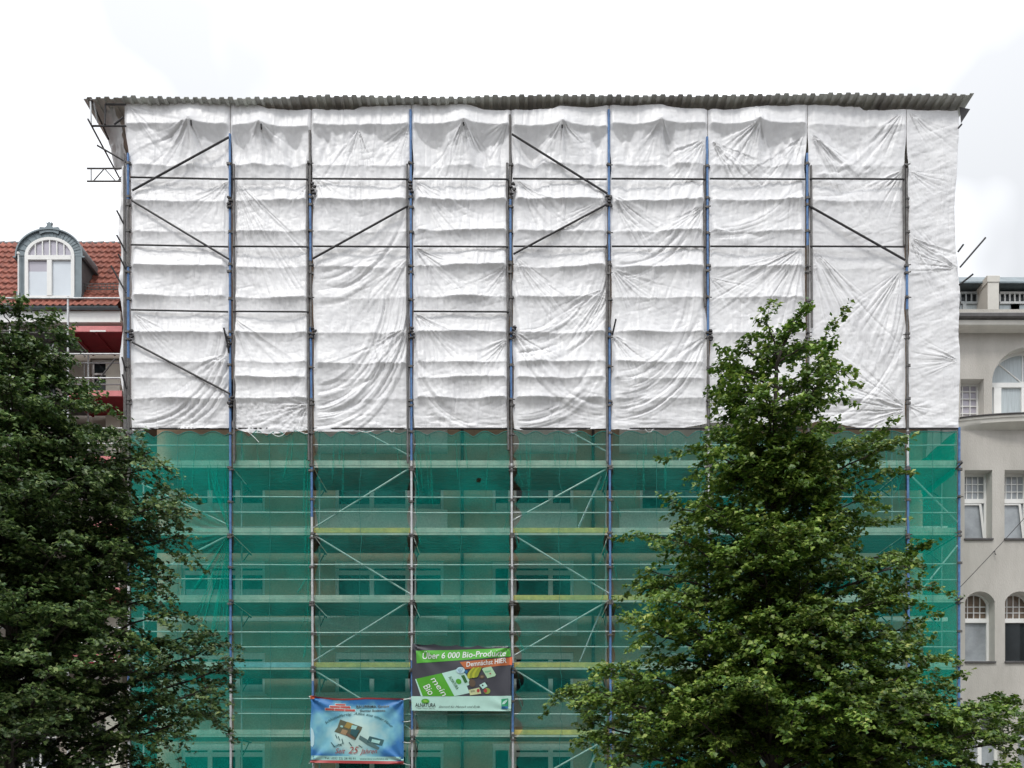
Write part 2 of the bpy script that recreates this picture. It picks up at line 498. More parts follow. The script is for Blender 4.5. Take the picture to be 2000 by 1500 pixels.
# ----------------------------------------------------------------------------------------------- building behind the nets
def apartment():
    root = empty('apartment_building', (1.3, YW, 0))
    W = lambda px: PX(px, YW)
    Z = lambda py: PZ(py, YW)
    x0, x1 = PX(246), PX(1872)
    rows = [918 - 178, 918, 1096, 1274, 1452]
    holes = []
    wins = []
    for k, ry in enumerate(rows):
        for (a, b, kind) in ((354, 517, 'triple'), (655, 866, 'quad'), (962, 998, 'door'), (1003, 1120, 'pair'), (1250, 1440, 'quad'), (1563, 1726, 'triple')):
            top, bot = ry, ry + 82
            h = (W(a), W(b), Z(bot), Z(top))
            holes.append(h); wins.append((h, kind, k))
    mb = MB()
    wall_holes(mb, x0, x1, 0, 21.6, YW, holes, 0.16, 0, 1)
    # sides, back and a slab roof
    mb.add([(x0, YW, 0), (x0, 38, 0), (x0, 38, 21.6), (x0, YW, 21.6)], [(0, 3, 2, 1)])
    mb.add([(x1, YW, 0), (x1, 38, 0), (x1, 38, 21.6), (x1, YW, 21.6)], [(0, 1, 2, 3)])
    mb.add([(x0, 38, 0), (x1, 38, 0), (x1, 38, 21.6), (x0, 38, 21.6)], [(0, 3, 2, 1)])
    mb.add([(x0, YW, 21.6), (x1, YW, 21.6), (x1, 38, 21.6), (x0, 38, 21.6)], [(0, 1, 2, 3)])
    mb.build('wall', [M['tanwall'], M['palewall']], root)
    for h, kind, k in wins:
        if k == 0:
            continue
        a, b, c, d = h
        w = MB()
        n = {'triple': 3, 'quad': 3, 'door': 1, 'pair': 2}[kind]
        t = 0.09
        if kind == 'pair':
            bars = [a + (b - a) * 0.62]
        else:
            bars = [a + (b - a) * (i + 1) / n for i in range(n - 1)]
        frame_bars(w, a + 0.003, b - 0.003, c + 0.003, d - 0.003, YW + 0.07, YW + 0.14, t, bars, [c + (d - c) * .74] if kind != 'door' else (), 0.15)
        w.box(a - 0.06, b + 0.06, YW - 0.06, YW + 0.07, c - 0.05, c + 0.002)
        # shutter box at the head of the opening
        w.box(a + 0.004, b - 0.004, YW + 0.04, YW + 0.069, d - 0.22, d - 0.004, 1)
        wo = w.build('window', [M['whitewin'], M['palewall']], root)
        g = MB()
        g.add([(a + t, YW + 0.11, c + t), (b - t, YW + 0.11, c + t), (b - t, YW + 0.11, d - t), (a + t, YW + 0.11, d - t)], [(0, 1, 2, 3)])
        g.build('pane', M['darkglass'], wo)
        if k == 1 and kind != 'quad':  # white strip painted as a bright reflection low in the pane
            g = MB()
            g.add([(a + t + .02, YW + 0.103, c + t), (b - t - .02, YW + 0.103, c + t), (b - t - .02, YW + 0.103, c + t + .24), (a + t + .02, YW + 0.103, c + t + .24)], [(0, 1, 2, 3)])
            g.build('reflection_strip', M['whitewin'], wo)
        elif rnd.random() < 0.55:
            g = MB()
            zz = c + t + (d - c) * rnd.uniform(.1, .45)
            g.add([(a + t + .02, YW + 0.105, c + t), (b - t - .02, YW + 0.105, c + t), (b - t - .02, YW + 0.105, zz), (a + t + .02, YW + 0.105, zz)], [(0, 1, 2, 3)])
            g.build('curtain', M['curtain'], wo)
    # gently curved balcony parapets
    for ry in (820, 998, 1176, 1354):
        for a, b in ((617, 874), (1003, 1127), (1209, 1462)):
            bulge = 0.2 if b - a > 200 else 0.1
            m = MB()
            n = 20
            prof = [(0.0, 0.0), (0.0, 0.86), (0.05, 0.9), (0.05, 0.97), (0.0, 0.97)]
            zt, zb = Z(ry), Z(ry + 66)
            hgt = zt - zb
            out = []
            for i in range(n + 1):
                u = i / n
                x = W(a) + (W(b) - W(a)) * u
                bl = 0.03 + bulge * math.sin(math.pi * min(1, 0.15 + u * 0.75)) ** 0.8
                ring = [(x, YW - 0.002, zb + 0.02)]
                for q in range(6):                     # rounded underside
                    t = q / 5 * math.pi / 2
                    ring.append((x, YW - bl * math.sin(t) - 0.002, zb + 0.22 * (1 - math.cos(t))))
                ring += [(x, YW - bl, zt - 0.10), (x, YW - bl - 0.03, zt - 0.08), (x, YW - bl - 0.03, zt), (x, YW - bl + 0.12, zt), (x, YW - 0.002, zt - 0.02)]
                out.append(ring)
            m.grid(out)
            m.add(out[0], [tuple(range(len(out[0])))]); m.add(out[-1], [tuple(range(len(out[0]) - 1, -1, -1))])
            m.build('balcony_parapet', M['palewall'], root, smooth=True)
    for px in (903, 1158):
        d = MB()
        d.tube((W(px), YW - 0.08, 0), (W(px), YW - 0.08, 21), 0.05, 10)
        for z in range(1, 21, 2):
            d.tube((W(px), YW - 0.08, z), (W(px), YW - 0.08, z + 0.06), 0.062, 10)
            d.tube((W(px), YW - 0.03, z + .03), (W(px), YW + 0.0, z + .03), 0.015, 6)
        d.build('drainpipe', M['grey'], root, smooth=True)
    # floor band between storeys
    for py in (1030, 1208, 1386):
        for a, b in ((262, 612), (1470, 1850)):
            m = MB(); m.box(W(a), W(b), YW - 0.03, YW + 0.01, Z(py + 6), Z(py - 2), bev=0.008)
            m.build('string_course', M['palewall'], root)
    tag(root, 'tan apartment building with pale balcony parapets seen through the green nets', 'building')


apartment()

# ----------------------------------------------------------------------------------------------- main scaffold
POLES = [(250, 252), (449, 451), (605, 612), (802, 805), (996, 1002), (1189, 1193), (1381, 1387), (1576, 1583), (1770, 1776), (1874, 1873)]
LIFTS = [905, 1037, 1169, 1301, 1433]
SEG = {   # (y0, y1, material index): 0 blue, 1 grey, 2 pale
    0: [(300, 390, 0), (390, 520, 1), (520, 700, 0), (700, 1000, 1), (1000, 1130, 0), (1130, 1255, 2), (1255, 1330, 0), (1330, 1690, 2)],
    1: [(262, 1290, 0), (1290, 1690, 2)],
    2: [(255, 380, 1), (380, 510, 0), (510, 640, 1), (640, 780, 0), (780, 912, 1), (912, 1010, 0), (1010, 1330, 2), (1330, 1410, 0), (1410, 1690, 2)],
    3: [(215, 900, 0), (900, 1290, 2), (1290, 1425, 0), (1425, 1690, 2)],
    4: [(225, 390, 1), (390, 510, 0), (510, 640, 1), (640, 780, 0), (780, 905, 1), (905, 1295, 2), (1295, 1430, 0), (1430, 1690, 2)],
    5: [(215, 510, 0), (510, 640, 1), (640, 1690, 0)],
    6: [(268, 660, 0), (660, 840, 1), (840, 975, 2), (975, 1690, 0)],
    7: [(300, 480, 0), (480, 905, 1), (905, 1690, 0)],
    8: [(330, 520, 1), (520, 605, 0), (605, 840, 1), (840, 910, 2), (910, 1690, 0)],
    9: [(835, 1690, 0)],
}
TWIN = {0: (-7, 330, 840), 1: (8, 322, 905), 2: (-5, 322, 900), 3: (-7, 322, 905), 4: (-6, 320, 880), 5: (-5, 480, 905), 6: (-6, 325, 600), 7: (7, 325, 640), 8: (-6, 325, 480)}


def pole_x(i, py):
    a, b = POLES[i]
    return a + (b - a) * np.clip((py - 250) / 1250.0, -0.2, 1.2)


def scaffold():
    root = empty('scaffolding', (1.0, Y0, 0))
    cp = MB()                                    # one coupler: a clamp ring with a wing bolt
    cp.tube((0, 0, -0.035), (0, 0, 0.035), 0.052, 10)
    cp.tube((0.03, -0.05, 0), (0.085, -0.075, 0.0), 0.016, 6)
    cp.box(-0.085, -0.02, -0.06, 0.02, -0.028, 0.028)
    proto = cp.build('coupler', M['grey'], None, True)
    cmesh = proto.data
    bpy.data.objects.remove(proto)
    for i in range(10):
        m = MB()
        for (a, b, c) in SEG[i]:
            p, q = P(pole_x(i, a), a), P(pole_x(i, b), b)
            m.tube(p, q, 0.036, 12, c)
            m.tube(q + Vector((0, 0, 0.09)), q - Vector((0, 0, 0.0)), 0.041, 12, c)
        m.tube(P(pole_x(i, 1690), 1690), P(pole_x(i, 1690), 1690) + Vector((0, 0, -0.0)) * 1, 0.09, 12, 1) if False else None
        foot = P(pole_x(i, 1690), 1690)
        m.box(foot.x - .08, foot.x + .08, Y0 - .08, Y0 + .08, 0.0, 0.02, 1)
        m.tube((foot.x, Y0, 0.02), foot, 0.02, 8, 1)
        po = m.build('standard', [M['blue'], M['grey'], M['pale']], root, True)
        ys = []
        y = 322 if i < 9 else 905
        while y < 1500:
            ys.append(y + rnd.uniform(-3, 3))
            y += 65.6
        for lv in ([391, 521, 650, 778] if i < 9 else []) + LIFTS:
            ys.append(lv + 12 + rnd.uniform(-3, 3))
        for yy in ys:
            c = bpy.data.objects.new('coupler', cmesh)
            col.objects.link(c)
            c.location = P(pole_x(i, yy), yy)
            c.rotation_euler = (0, 0, rnd.choice((0, 0.5, 2.6, 3.3)))
            c.parent = po
        if i in TWIN:
            dx, a, b = TWIN[i]
            m = MB()
            p = P(pole_x(i, a) + dx, a, 24.0) + Vector((0, -0.02, 0)); q = P(pole_x(i, b) + dx, b, 24.0) + Vector((0, -0.02, 0))
            m.tube(p, q, 0.034, 10)
            m.build('doubling_tube', M['grey'], root, True)
        # inner standard next to the wall side
        m = MB()
        xx = PX(sum(POLES[i]) / 2)
        m.tube((xx, Y0 + 1.0, 0), (xx, Y0 + 1.0, 21.0), 0.028, 8)
        m.build('standard', M['pipe_green'], root, True)
        # bracket rungs between outer and inner standard at each visible lift
        for k, lv in enumerate(LIFTS):
            m = MB()
            z = PZ(lv + 5) - 0.03
            m.tube((xx, Y0 + 0.04, z), (xx, Y0 + 1.9, z), 0.026, 8)
            m.tube((xx, Y0 + 1.0, z - 0.55), (xx, Y0 + 1.7, z - 0.02), 0.018, 6)
            m.build('transom', M['dark'], root, True)
    # decks with their toe boards, guard rails
    yellow = {(2, 1037), (2, 1301), (4, 1037), (4, 1169), (4, 1433), (5, 1169), (4, 1301)}
    for b in range(9):
        xl, xr = PX(sum(POLES[b]) / 2) + 0.045, PX(sum(POLES[b + 1]) / 2) - 0.045
        for lv in LIFTS:
            z = PZ(lv + 5)
            m = MB()
            for k in range(6):
                ya = Y0 + 0.13 + k * 0.287
                m.box(xl, xr, ya, ya + 0.275, z, z + 0.05, 0, 0.006)
            m.box(xl, xr, Y0 + 0.088, Y0 + 0.124, z - 0.012, z + 0.045, 1)
            dk = m.build('deck', [M['wood'], M['board']], root)
            t = MB()
            hh = 0.15
            t.box(xl, xr, Y0 + 0.09, Y0 + 0.12, z + 0.055, z + 0.055 + hh, 0, 0.006)
            mt = M['yellow'] if (b, lv) in yellow else (M['bluebd'] if (b, lv) == (1, 1301) else M['board'])
            tb = t.build('toe_board', mt, dk)
            if mt is M['yellow']:
                tb['label'] = 'yellow toe board'
            for off in (39, 68):
                if lv == 905 and off == 68:
                    continue
                g = MB()
                zz = PZ(lv - off + rnd.uniform(-1, 1))
                g.tube((xl - .02, Y0 + 0.10, zz + rnd.uniform(-.01, .01)), (xr + .02, Y0 + 0.10, zz + rnd.uniform(-.01, .01)), 0.021, 8)
                g.build('guard_rail', M['pipe_green'], root, True)
    # dark ledgers and braces lashed outside the tarpaulins
    yo = Y0 - 0.06
    for yy, bays in ((348, range(0, 9)), (480, range(0, 9)), (607, (0, 1, 3))):
        for b in bays:
            if b == 8:
                continue
            g = MB()
            ya, yb = yy + (1 if b else -2), yy + 2
            g.tube(P(pole_x(b, yy) + 5, ya, yo), P(pole_x(b + 1, yy) - 4, yb, yo), 0.024, 8)
            g.build('ledger', M['dark'], root, True)
    for b in range(9):
        g = MB()
        g.tube(P(pole_x(b, 838) + 2, 837, Y0 + .07), P(pole_x(b + 1, 838) - 2, 837, Y0 + .07), 0.03, 8)
        g.build('ledger', M['dark'], root, True)
    for (a, b) in (((258, 372), (447, 268)), ((258, 392), (447, 506)), ((258, 668), (449, 769)), ((611, 505), (797, 402)),
                   ((1000, 262), (1186, 378)), ((1003, 496), (1187, 398)), ((1580, 402), (1768, 508))):
        g = MB()
        g.tube(P(*a, yo - .01), P(*b, yo - .01), 0.03, 8)
        g.build('brace', M['dark'], root, True)
    yi = Y0 + 0.15
    for (a, b) in (((262, 938), (447, 1026)), ((270, 1135), (447, 1045)), ((611, 1032), (803, 913)), ((612, 1044), (803, 1161)),
                   ((611, 1292), (803, 1172)), ((612, 1308), (803, 1425)), ((1002, 1016), (1190, 913)), ((1003, 1045), (1191, 1160)),
                   ((1003, 1281), (1191, 1172)), ((1004, 1307), (1192, 1425)), ((1004, 1545), (1192, 1440)), ((710, 843), (803, 892)),
                   ((1112, 843), (1190, 885)), ((1786, 1170), (1870, 1065)), ((1780, 930), (1870, 1020))):
        g = MB()
        g.tube(P(*a, yi), P(*b, yi), 0.026, 8)
        g.build('brace', M['pipe_green'], root, True)
    # access ladders in the fifth bay
    for (a, b) in (((1174, 930), (1130, 1028)), ((1176, 1186), (1134, 1288)), ((1176, 1440), (1134, 1545)), ((1340, 862), (1326, 902))):
        g = MB()
        p, q = P(*a, Y0 + .45), P(*b, Y0 + .45)
        s = Vector((0.0, 0.36, 0))
        g.tube(p, q, 0.022, 8); g.tube(p + s, q + s, 0.022, 8)
        for k in range(1, 7):
            c = p.lerp(q, k / 7)
            g.tube(c, c + s, 0.012, 6)
        g.build('ladder', M['pale'], root, True)
    # stubs of tube sticking out
    for (a, b, y2, mm) in (((1875, 522), (1925, 464), 23.7, 'dark'), ((1873, 557), (1901, 535), 23.7, 'dark'), ((1871, 492), (1882, 477), 23.8, 'dark'),
                           ((1872, 250), (1878, 243), 23.8, 'dark'), ((1196, 655), (1203, 623), 23.7, 'dark'), ((443, 668), (437, 640), 23.75, 'dark'), ((447, 690), (441, 652), 23.75, 'dark'),
                           ((374, 247), (373, 236), 23.6, 'dark'), ((511, 254), (510, 243), 23.6, 'dark'), ((907, 247), (905, 240), 23.65, 'dark'), ((1098, 251), (1098, 245), 23.62, 'dark'),
                           ((243, 440), (228, 411), 23.8, 'dark'), ((246, 492), (228, 459), 23.8, 'dark'), ((246, 527), (231, 496), 23.8, 'dark'), ((246, 572), (217, 519), 23.8, 'dark'),
                           ((246, 726), (238, 697), 23.8, 'dark'), ((247, 760), (239, 731), 23.8, 'dark'), ((1866, 917), (1880, 903), 23.8, 'dark'), ((1866, 1178), (1882, 1167), 23.8, 'dark')):
        g = MB()
        g.tube(P(*a, Y0 - .02), P(*b, y2), 0.026, 8)
        g.build('tube_stub', M[mm], root, True)
    # clusters of clamps and ratchets at the tie points
    for (x, y) in ((611, 368), (1000, 368), (804, 650), (448, 395), (1001, 648), (611, 650), (803, 365), (1388, 655), (446, 668), (254, 655), (1188, 392), (450, 785)):
        g = MB()
        for k in range(4):
            c = P(x + rnd.uniform(-3, 4), y + (k - 1.5) * 6, Y0 - .05)
            g.tube(c + Vector((-.05, -.02, rnd.uniform(-.03, .03))), c + Vector((.06, .0, rnd.uniform(-.03, .03))), 0.028, 8)
            g.box(c.x - .03, c.x + .035, c.y - .05, c.y + .02, c.z - .03, c.z + .02)
        g.build('clamp', M['dark'], root, True)
    # lattice girder and gable tubes at the left end
    g = MB()
    ya = Y0 + 0.5
    a0, a1, b0, b1 = P(170, 329, ya), P(262, 329, ya), P(170, 354, ya), P(262, 354, ya)
    g.tube(a0, a1, 0.024, 8); g.tube(b0, b1, 0.024, 8)
    for (t0, t1) in ((178, 178), (182, 204), (226, 204), (230, 250)):
        g.tube(P(t0, 354, ya), P(t1, 329, ya), 0.016, 8)
    g.build('lattice_girder', M['grey'], root, True)
    for (a, b, y1, y2, mm) in (((178, 246), (246, 246), 23.95, 23.95, 'dark'), ((208, 204), (246, 204), 23.9, 23.9, 'dark'), ((206, 203), (205, 243), 23.92, 23.92, 'dark'),
                               ((223, 243), (241, 229), 23.93, 23.93, 'dark'), ((172, 233), (243, 366), 23.6, 26.8, 'dark'), ((190, 284), (247, 317), 23.9, 24.0, 'dark'),
                               ((177, 199), (178, 242), 23.8, 23.8, 'pale'), ((183, 200), (191, 240), 23.85, 24.1, 'pale'), ((178, 194), (212, 272), 23.75, 25.0, 'dark'),
                               ((243, 300), (246, 840), 23.98, 23.98, 'grey')):
        g = MB()
        g.tube(P(*a, y1), P(*b, y2), 0.026, 8)
        g.build('gable_tube', M[mm], root, True)
    tag(root, 'tall facade scaffolding of blue and grey poles holding the white sheets and green nets', 'scaffolding')


scaffold()


# ----------------------------------------------------------------------------------------------- corrugated roof
def roof():
    root = empty('temporary_roof', (0.4, 30, PZ(212)))
    yf, yb = 23.80, 37.0
    xa, xb = PX(163, yf), PX(1903, yf)
    za, zb = PZ(193.5, yf), PZ(185, yf)
    per = 0.263
    prof = [(0.0, 0.0), (0.33, 0.0), (0.42, 0.052), (0.9, 0.052), (1.0, 0.0)]
    m = MB()
    top, back = [], []
    x = xa
    k = 0
    while x < xb:
        for (t, h) in prof[:-1]:
            xx = x + t * per
            if xx > xb:
                break
            u = (xx - xa) / (xb - xa)
            z = za + (zb - za) * u + h + (0.010 * math.sin(k * 1.7) if h else 0) + 0.02 * math.sin(x * .9) + 0.014 * ((int(k / 4) * 7919) % 5 - 2) / 2
            top.append((xx, yf + 0.05 * math.sin(k * 2.3) * 0.3, z)); back.append((xx, yb, z - 0.25))
        x += per; k += 1
    nrow = 10
    rows = [[tuple(np.array(p) * (1 - t) + np.array(q) * t) for p, q in zip(top, back)] for t in [i / nrow for i in range(nrow + 1)]]
    m.grid(rows)
    m.grid([[(p[0], p[1], p[2] + 0.006) for p in r] for r in rows][::-1])
    m.grid([rows[0], [(p[0], p[1] - 0.001, p[2] + 0.006) for p in rows[0]]])
    m.build('corrugated_sheet', M['roofmetal'], root)
    # gable sheet edges and purlins
    for i, yy in enumerate((24.35, 26.5, 29, 32, 35)):
        b = MB()
        u = 0.25 * (yy - yf) / (yb - yf)
        b.tube((xa + .25, yy, za - u - 0.05), (xb - .25, yy, zb - u - 0.05), 0.045, 8) if i else b.box(PX(250), PX(1870), yy, yy + .12, za - u - 0.2, za - u - 0.03)
        b.build('purlin', M['beam'] if i == 0 else M['grey'], root)
    f = MB()                                                   # folded edge sheet at the right end
    t3 = [(1874, 209), (1895, 213), (1877, 241)]
    f.add([P(x, y, 24.08) for x, y in t3] + [P(x, y, 24.11) for x, y in t3], [(0, 2, 1), (3, 4, 5), (0, 1, 4, 3), (1, 2, 5, 4), (2, 0, 3, 5)])
    f.build('edge_flashing', M['dark'], root)
    tag(root, 'grey green corrugated metal roof over the scaffolding', 'roof')


roof()

# ----------------------------------------------------------------------------------------------- tarpaulins
EDGES = [250, 449, 607, 803, 998, 1190, 1383, 1578, 1772, 1876]
TOPL = [(240, 201), (430, 201), (500, 203), (512, 206), (520, 210), (610, 212), (690, 211), (705, 204), (800, 203), (905, 203), (925, 206), (945, 213),
        (1080, 214), (1092, 208), (1150, 208), (1190, 204), (1235, 206), (1290, 204), (1308, 210), (1385, 213), (1480, 210), (1500, 206), (1550, 204), (1580, 203),
        (1680, 204), (1690, 211), (1780, 211), (1870, 209), (1880, 209)]
BOTL = [(240, 840), (300, 836), (400, 836), (449, 835), (455, 834), (480, 843), (530, 846), (580, 842), (605, 838), (620, 842), (700, 840), (800, 836), (815, 833), (900, 836),
        (1000, 834), (1010, 838), (1100, 838), (1185, 836), (1200, 838), (1300, 838), (1370, 828), (1390, 824), (1480, 826), (1575, 828), (1600, 822), (1700, 835), (1775, 835), (1790, 834), (1880, 835)]
RIDGES = [321, 391, 451, 521, 580, 650, 709, 738, 778]
# strength of each horizontal drape ridge, bay by bay
RW = [[.5, .9, .7, 1, .9, .8, .5, .5, .9],
      [.6, .8, .8, .8, .8, .9, .6, .9, 1],
      [.4, .9, .4, .6, .5, .5, .9, .3, .3],
      [.5, 1, .9, 1, .9, .9, .8, .8, 1],
      [.7, 1, .7, .9, .7, .9, .9, .7, 1],
      [.5, .9, .8, .9, .6, .9, .8, .9, .8],
      [.5, 1.1, .9, .8, .6, .6, .3, .3, .5],
      [.3, .5, .2, .3, .1, .1, .1, .0, .7],
      [.0, .0, .0, .0, .0, .0, .0, .0, .0]]
# elliptical J folds: bay, centre x, centre y, half width, half height, q from, q to, number of folds, amplitude
ARCS = [(0, 262, 640, 190, 205, .72, 1.15, 10, .035), (1, 470, 700, 130, 130, .8, 1.1, 7, .02), (2, 612, 560, 186, 275, .62, 1.06, 13, .055), (2, 612, 300, 190, 260, .8, 1.1, 8, .03),
        (4, 1005, 500, 186, 190, .7, 1.1, 9, .04), (4, 1005, 690, 186, 150, .7, 1.02, 8, .04), (5, 1200, 560, 186, 240, .65, 1.05, 11, .04), (5, 1200, 300, 184, 230, .75, 1.1, 8, .028),
        (6, 1390, 330, 186, 130, .75, 1.1, 6, .035), (3, 990, 680, -185, 160, .75, 1.05, 8, .03), (4, 1190, 560, -186, 230, .8, 1.1, 7, .03), (7, 1590, 560, 188, 260, .75, 1.1, 9, .03),
        (7, 1588, 230, 180, 150, .6, 1.0, 4, .05), (3, 992, 300, -185, 230, .85, 1.1, 5, .02)]
# fans of folds pulled to one tie point: bay, x, y, angle from, angle to (0 = right, 90 = down), reach, folds, amplitude
FANS = [(0, 447, 350, 100, 165, 90, 9, .03), (0, 258, 610, 20, 80, 90, 9, .03), (0, 447, 690, 105, 170, 120, 9, .035), (0, 373, 240, 60, 175, 130, 8, .06), (0, 250, 205, 10, 70, 150, 5, .035),
        (1, 453, 340, 40, 86, 420, 15, .022), (1, 453, 620, 30, 84, 180, 8, .03), (1, 510, 247, 20, 160, 60, 7, .04), (1, 601, 360, 100, 150, 60, 6, .03), (1, 600, 790, 100, 200, 80, 8, .04),
        (2, 799, 500, 100, 155, 150, 9, .03), (2, 799, 640, 100, 165, 170, 10, .04), (2, 700, 247, 60, 140, 110, 7, .05), (2, 614, 340, 20, 84, 120, 8, .025), (2, 799, 245, 100, 160, 90, 6, .04),
        (3, 808, 352, 20, 70, 150, 8, .035), (3, 808, 480, 20, 72, 150, 8, .035), (3, 808, 610, 20, 75, 130, 8, .035), (3, 906, 243, 40, 140, 110, 8, .05), (3, 992, 240, 105, 165, 90, 5, .03), (3, 992, 520, 110, 165, 70, 6, .035), (3, 992, 660, 110, 165, 90, 7, .04),
        (4, 1005, 345, 20, 75, 200, 9, .03), (4, 1004, 500, 30, 80, 200, 9, .03), (4, 1098, 247, 30, 150, 80, 9, .05), (4, 1186, 390, 105, 165, 120, 8, .035), (4, 1186, 560, 105, 165, 160, 9, .04), (4, 1005, 650, 20, 75, 100, 7, .04),
        (5, 1196, 380, 20, 75, 170, 8, .035), (5, 1196, 525, 10, 80, 120, 9, .035), (5, 1196, 655, 15, 80, 110, 9, .035), (5, 1290, 240, 50, 140, 150, 8, .05), (5, 1378, 270, 100, 165, 150, 8, .045), (5, 1378, 400, 105, 160, 160, 8, .04), (5, 1378, 660, 100, 170, 120, 8, .04),
        (6, 1388, 270, 20, 70, 130, 7, .045), (6, 1480, 245, 55, 170, 130, 9, .055), (6, 1571, 260, 100, 150, 150, 7, .05), (6, 1571, 480, 95, 165, 330, 16, .035), (6, 1388, 540, 0, 70, 90, 7, .03), (6, 1388, 800, -40, 40, 90, 7, .03),
        (7, 1582, 262, 25, 65, 180, 5, .06), (7, 1766, 330, 100, 165, 110, 7, .045), (7, 1766, 215, 100, 150, 180, 6, .05), (7, 1585, 480, 40, 85, 330, 9, .03), (7, 1766, 520, 95, 150, 300, 9, .035), (7, 1774, 798, 150, 235, 170, 14, .045), (7, 1585, 260, 30, 80, 100, 6, .04),
        (8, 1776, 215, 20, 70, 90, 5, .03), (8, 1776, 460, 10, 70, 150, 9, .035), (8, 1874, 520, 165, 230, 110, 9, .04), (8, 1776, 330, -5, 70, 100, 7, .02), (8, 1776, 790, -20, 60, 50, 6, .03), (8, 1878, 700, 150, 215, 90, 7, .03)]
TENTS = [(0, 373, 240), (1, 510, 247), (3, 906, 243), (4, 1098, 247), (5, 1290, 240), (6, 1480, 244)]


def tarp_shape(b, X, Y, seed):
    """Distance the sheet of bay b stands away from the scaffold plane (positive = towards the wall), at plane position X, Y."""
    nz = Noise(seed)
    xl, xr = EDGES[b], EDGES[b + 1]
    u = np.clip((X - xl) / (xr - xl), 0, 1)
    env = sst(0.0, 0.09, u) * sst(1.0, 0.92, u)
    d = 0.06 * np.sin(np.pi * u) ** 0.7
    d = d + 0.05 * nz.fbm(X / 90, Y / 140, 2) * env
    # horizontal drapes over the rails behind
    for k, (yr, w) in enumerate(zip(RIDGES, RW[b])):
        if w <= 0:
            continue
        yk = yr + 1.6 * nz(X / 75 + k * 9.1, Y * 0 + k * 3.7) + rnd.uniform(-1, 1) + 2 * (1 - env) * (0.5 + nz(X * 0 + k, Y * 0 + 1.5))
        t = Y - yk
        loc = np.clip(0.85 + 0.5 * nz(X / 70 + 31 * k, Y * 0 + 2.2 + k), 0.2, 1.2)
        A = 0.16 * w * loc * env
        up = np.exp(np.minimum(t, 0) / 30.0)
        dn = 0.68 * np.exp(-np.maximum(t, 0) / 8.0) + 0.32 * np.exp(-np.maximum(t, 0) / 28.0)
        d = d - A * np.where(t < 0, up, dn)
        # little pleats hanging just under the rail
        d = d + 0.02 * w * env * nz(X / 4.2 + 50 * k, Y / 45) * np.exp(-np.maximum(t, 0) / 26.0) * sst(-4, 3, t)
    # the top drape under the roof
    if b < 8:
        y2 = 244 + (4 if b in (1, 4) else 0) + 1.0 * nz(X / 40, Y * 0)
        t = Y - y2
        wt = 0.45 if b == 7 else 1.0
        pins = sorted([xl, xr] + [tx for (bb, tx, ty) in TENTS if bb == b] + ([700] if b == 2 else []))
        a = np.zeros_like(X)
        for p0, p1 in zip(pins, pins[1:]):
            q = np.clip((X - p0) / (p1 - p0), 0, 1)
            a = np.maximum(a, (4 * q * (1 - q)) ** rnd.uniform(.7, 1.4) * rnd.uniform(0.25, 1.15))
        ln = 6 + 30 * a * np.clip(0.75 + 0.9 * nz(X / 26 + 7, Y * 0 + 3) + 0.35 * nz(X / 9, Y / 30), 0.15, 1.4)
        d = d - 0.13 * wt * np.exp(np.minimum(t, 0) / 36.0) * np.exp(-np.maximum(t, 0) / 50.0)
        d = d + wt * 0.0075 * ln * (0.45 * np.clip(t / ln, 0, 1) + 0.55 * (1 - np.exp(-np.maximum(t, 0) / ln * 1.1)) * (t > 0)) * np.exp(-np.maximum(t - ln, 0) / 55.0)
    for (bb, tx, ty) in TENTS:
        if bb == b:
            r = np.hypot((X - tx) * 1.0, (Y - ty) * 0.7)
            d = d - 0.25 * np.exp(-r / 24.0)
    for (bb, cx, cy, w, h, q0, q1, n, A) in ARCS:
        if bb == b:
            q = np.sqrt(np.maximum((X - cx) / w, 0) ** 2 + np.maximum((Y - cy) / h, 0) ** 2)
            inside = sst(0.0, 0.12, np.maximum((X - cx) / w, 0)) * sst(0.0, 0.12, (Y - cy) / h)
            msk = sst(q0, q0 + .15, q) * sst(q1 + .1, q1, q) * inside
            ph = q * n + 0.9 * nz.fbm(X / 60, Y / 60, 2)
            tg = np.arctan2((Y - cy) / h, np.abs((X - cx) / w))
            d = d + A * 0.75 * msk * fold_noise(nz, q * n * 1.5 + cx, tg * 1.4 + 0.3 * ph)
    for (bb, fx, fy, a0, a1, reach, n, A) in FANS:
        if bb == b:
            dx, dy = X - fx, Y - fy
            r = np.hypot(dx, dy)
            th = np.degrees(np.arctan2(dy, dx)) % 360
            a0m, a1m = a0 % 360, a1 % 360
            th = np.where((a0m > a1m) & (th < 180), th + 360, th)
            if a0m > a1m:
                a1m += 360
            t = (th - a0m) / max(1, a1m - a0m)
            msk = sst(-0.05, 0.12, t) * sst(1.05, 0.85, t) * np.exp(-r / (reach * 0.5)) * sst(0, reach * 0.12, r)
            ph = t * n * 0.75 + 0.8 * nz.fbm(X / 50 + 9, Y / 50, 2) + fx * 0.37
            d = d + A * 0.85 * msk * fold_noise(nz, t * n * 1.3 + fx * 0.37, r / 95 + 0.3 * ph + fy)
    # hem: a few shallow sideways folds near the bottom
    yb = interp(X, BOTL)
    hb = np.exp(-np.maximum(yb - Y, 0) / 35.0)
    d = d + 0.035 * hb * nz.fbm(X / 45, Y / 9, 3) * (0.4 + 0.6 * env)
    d = d - 0.03 * hb
    # wrinkles of all sizes
    d = d + 0.0085 * fold_noise(nz, X / 9 + 0.6 * nz(X / 60, Y / 60), Y / 75 + 3) * np.clip(0.6 + 0.9 * nz(X / 50 + 60, Y / 70), 0, 1.3)
    d = d + 0.0045 * fold_noise(nz, X / 34 + 20, Y / 12 + X / 40) * np.clip(0.3 + 1.1 * nz(X / 60 + 80, Y / 50), 0, 1.2)
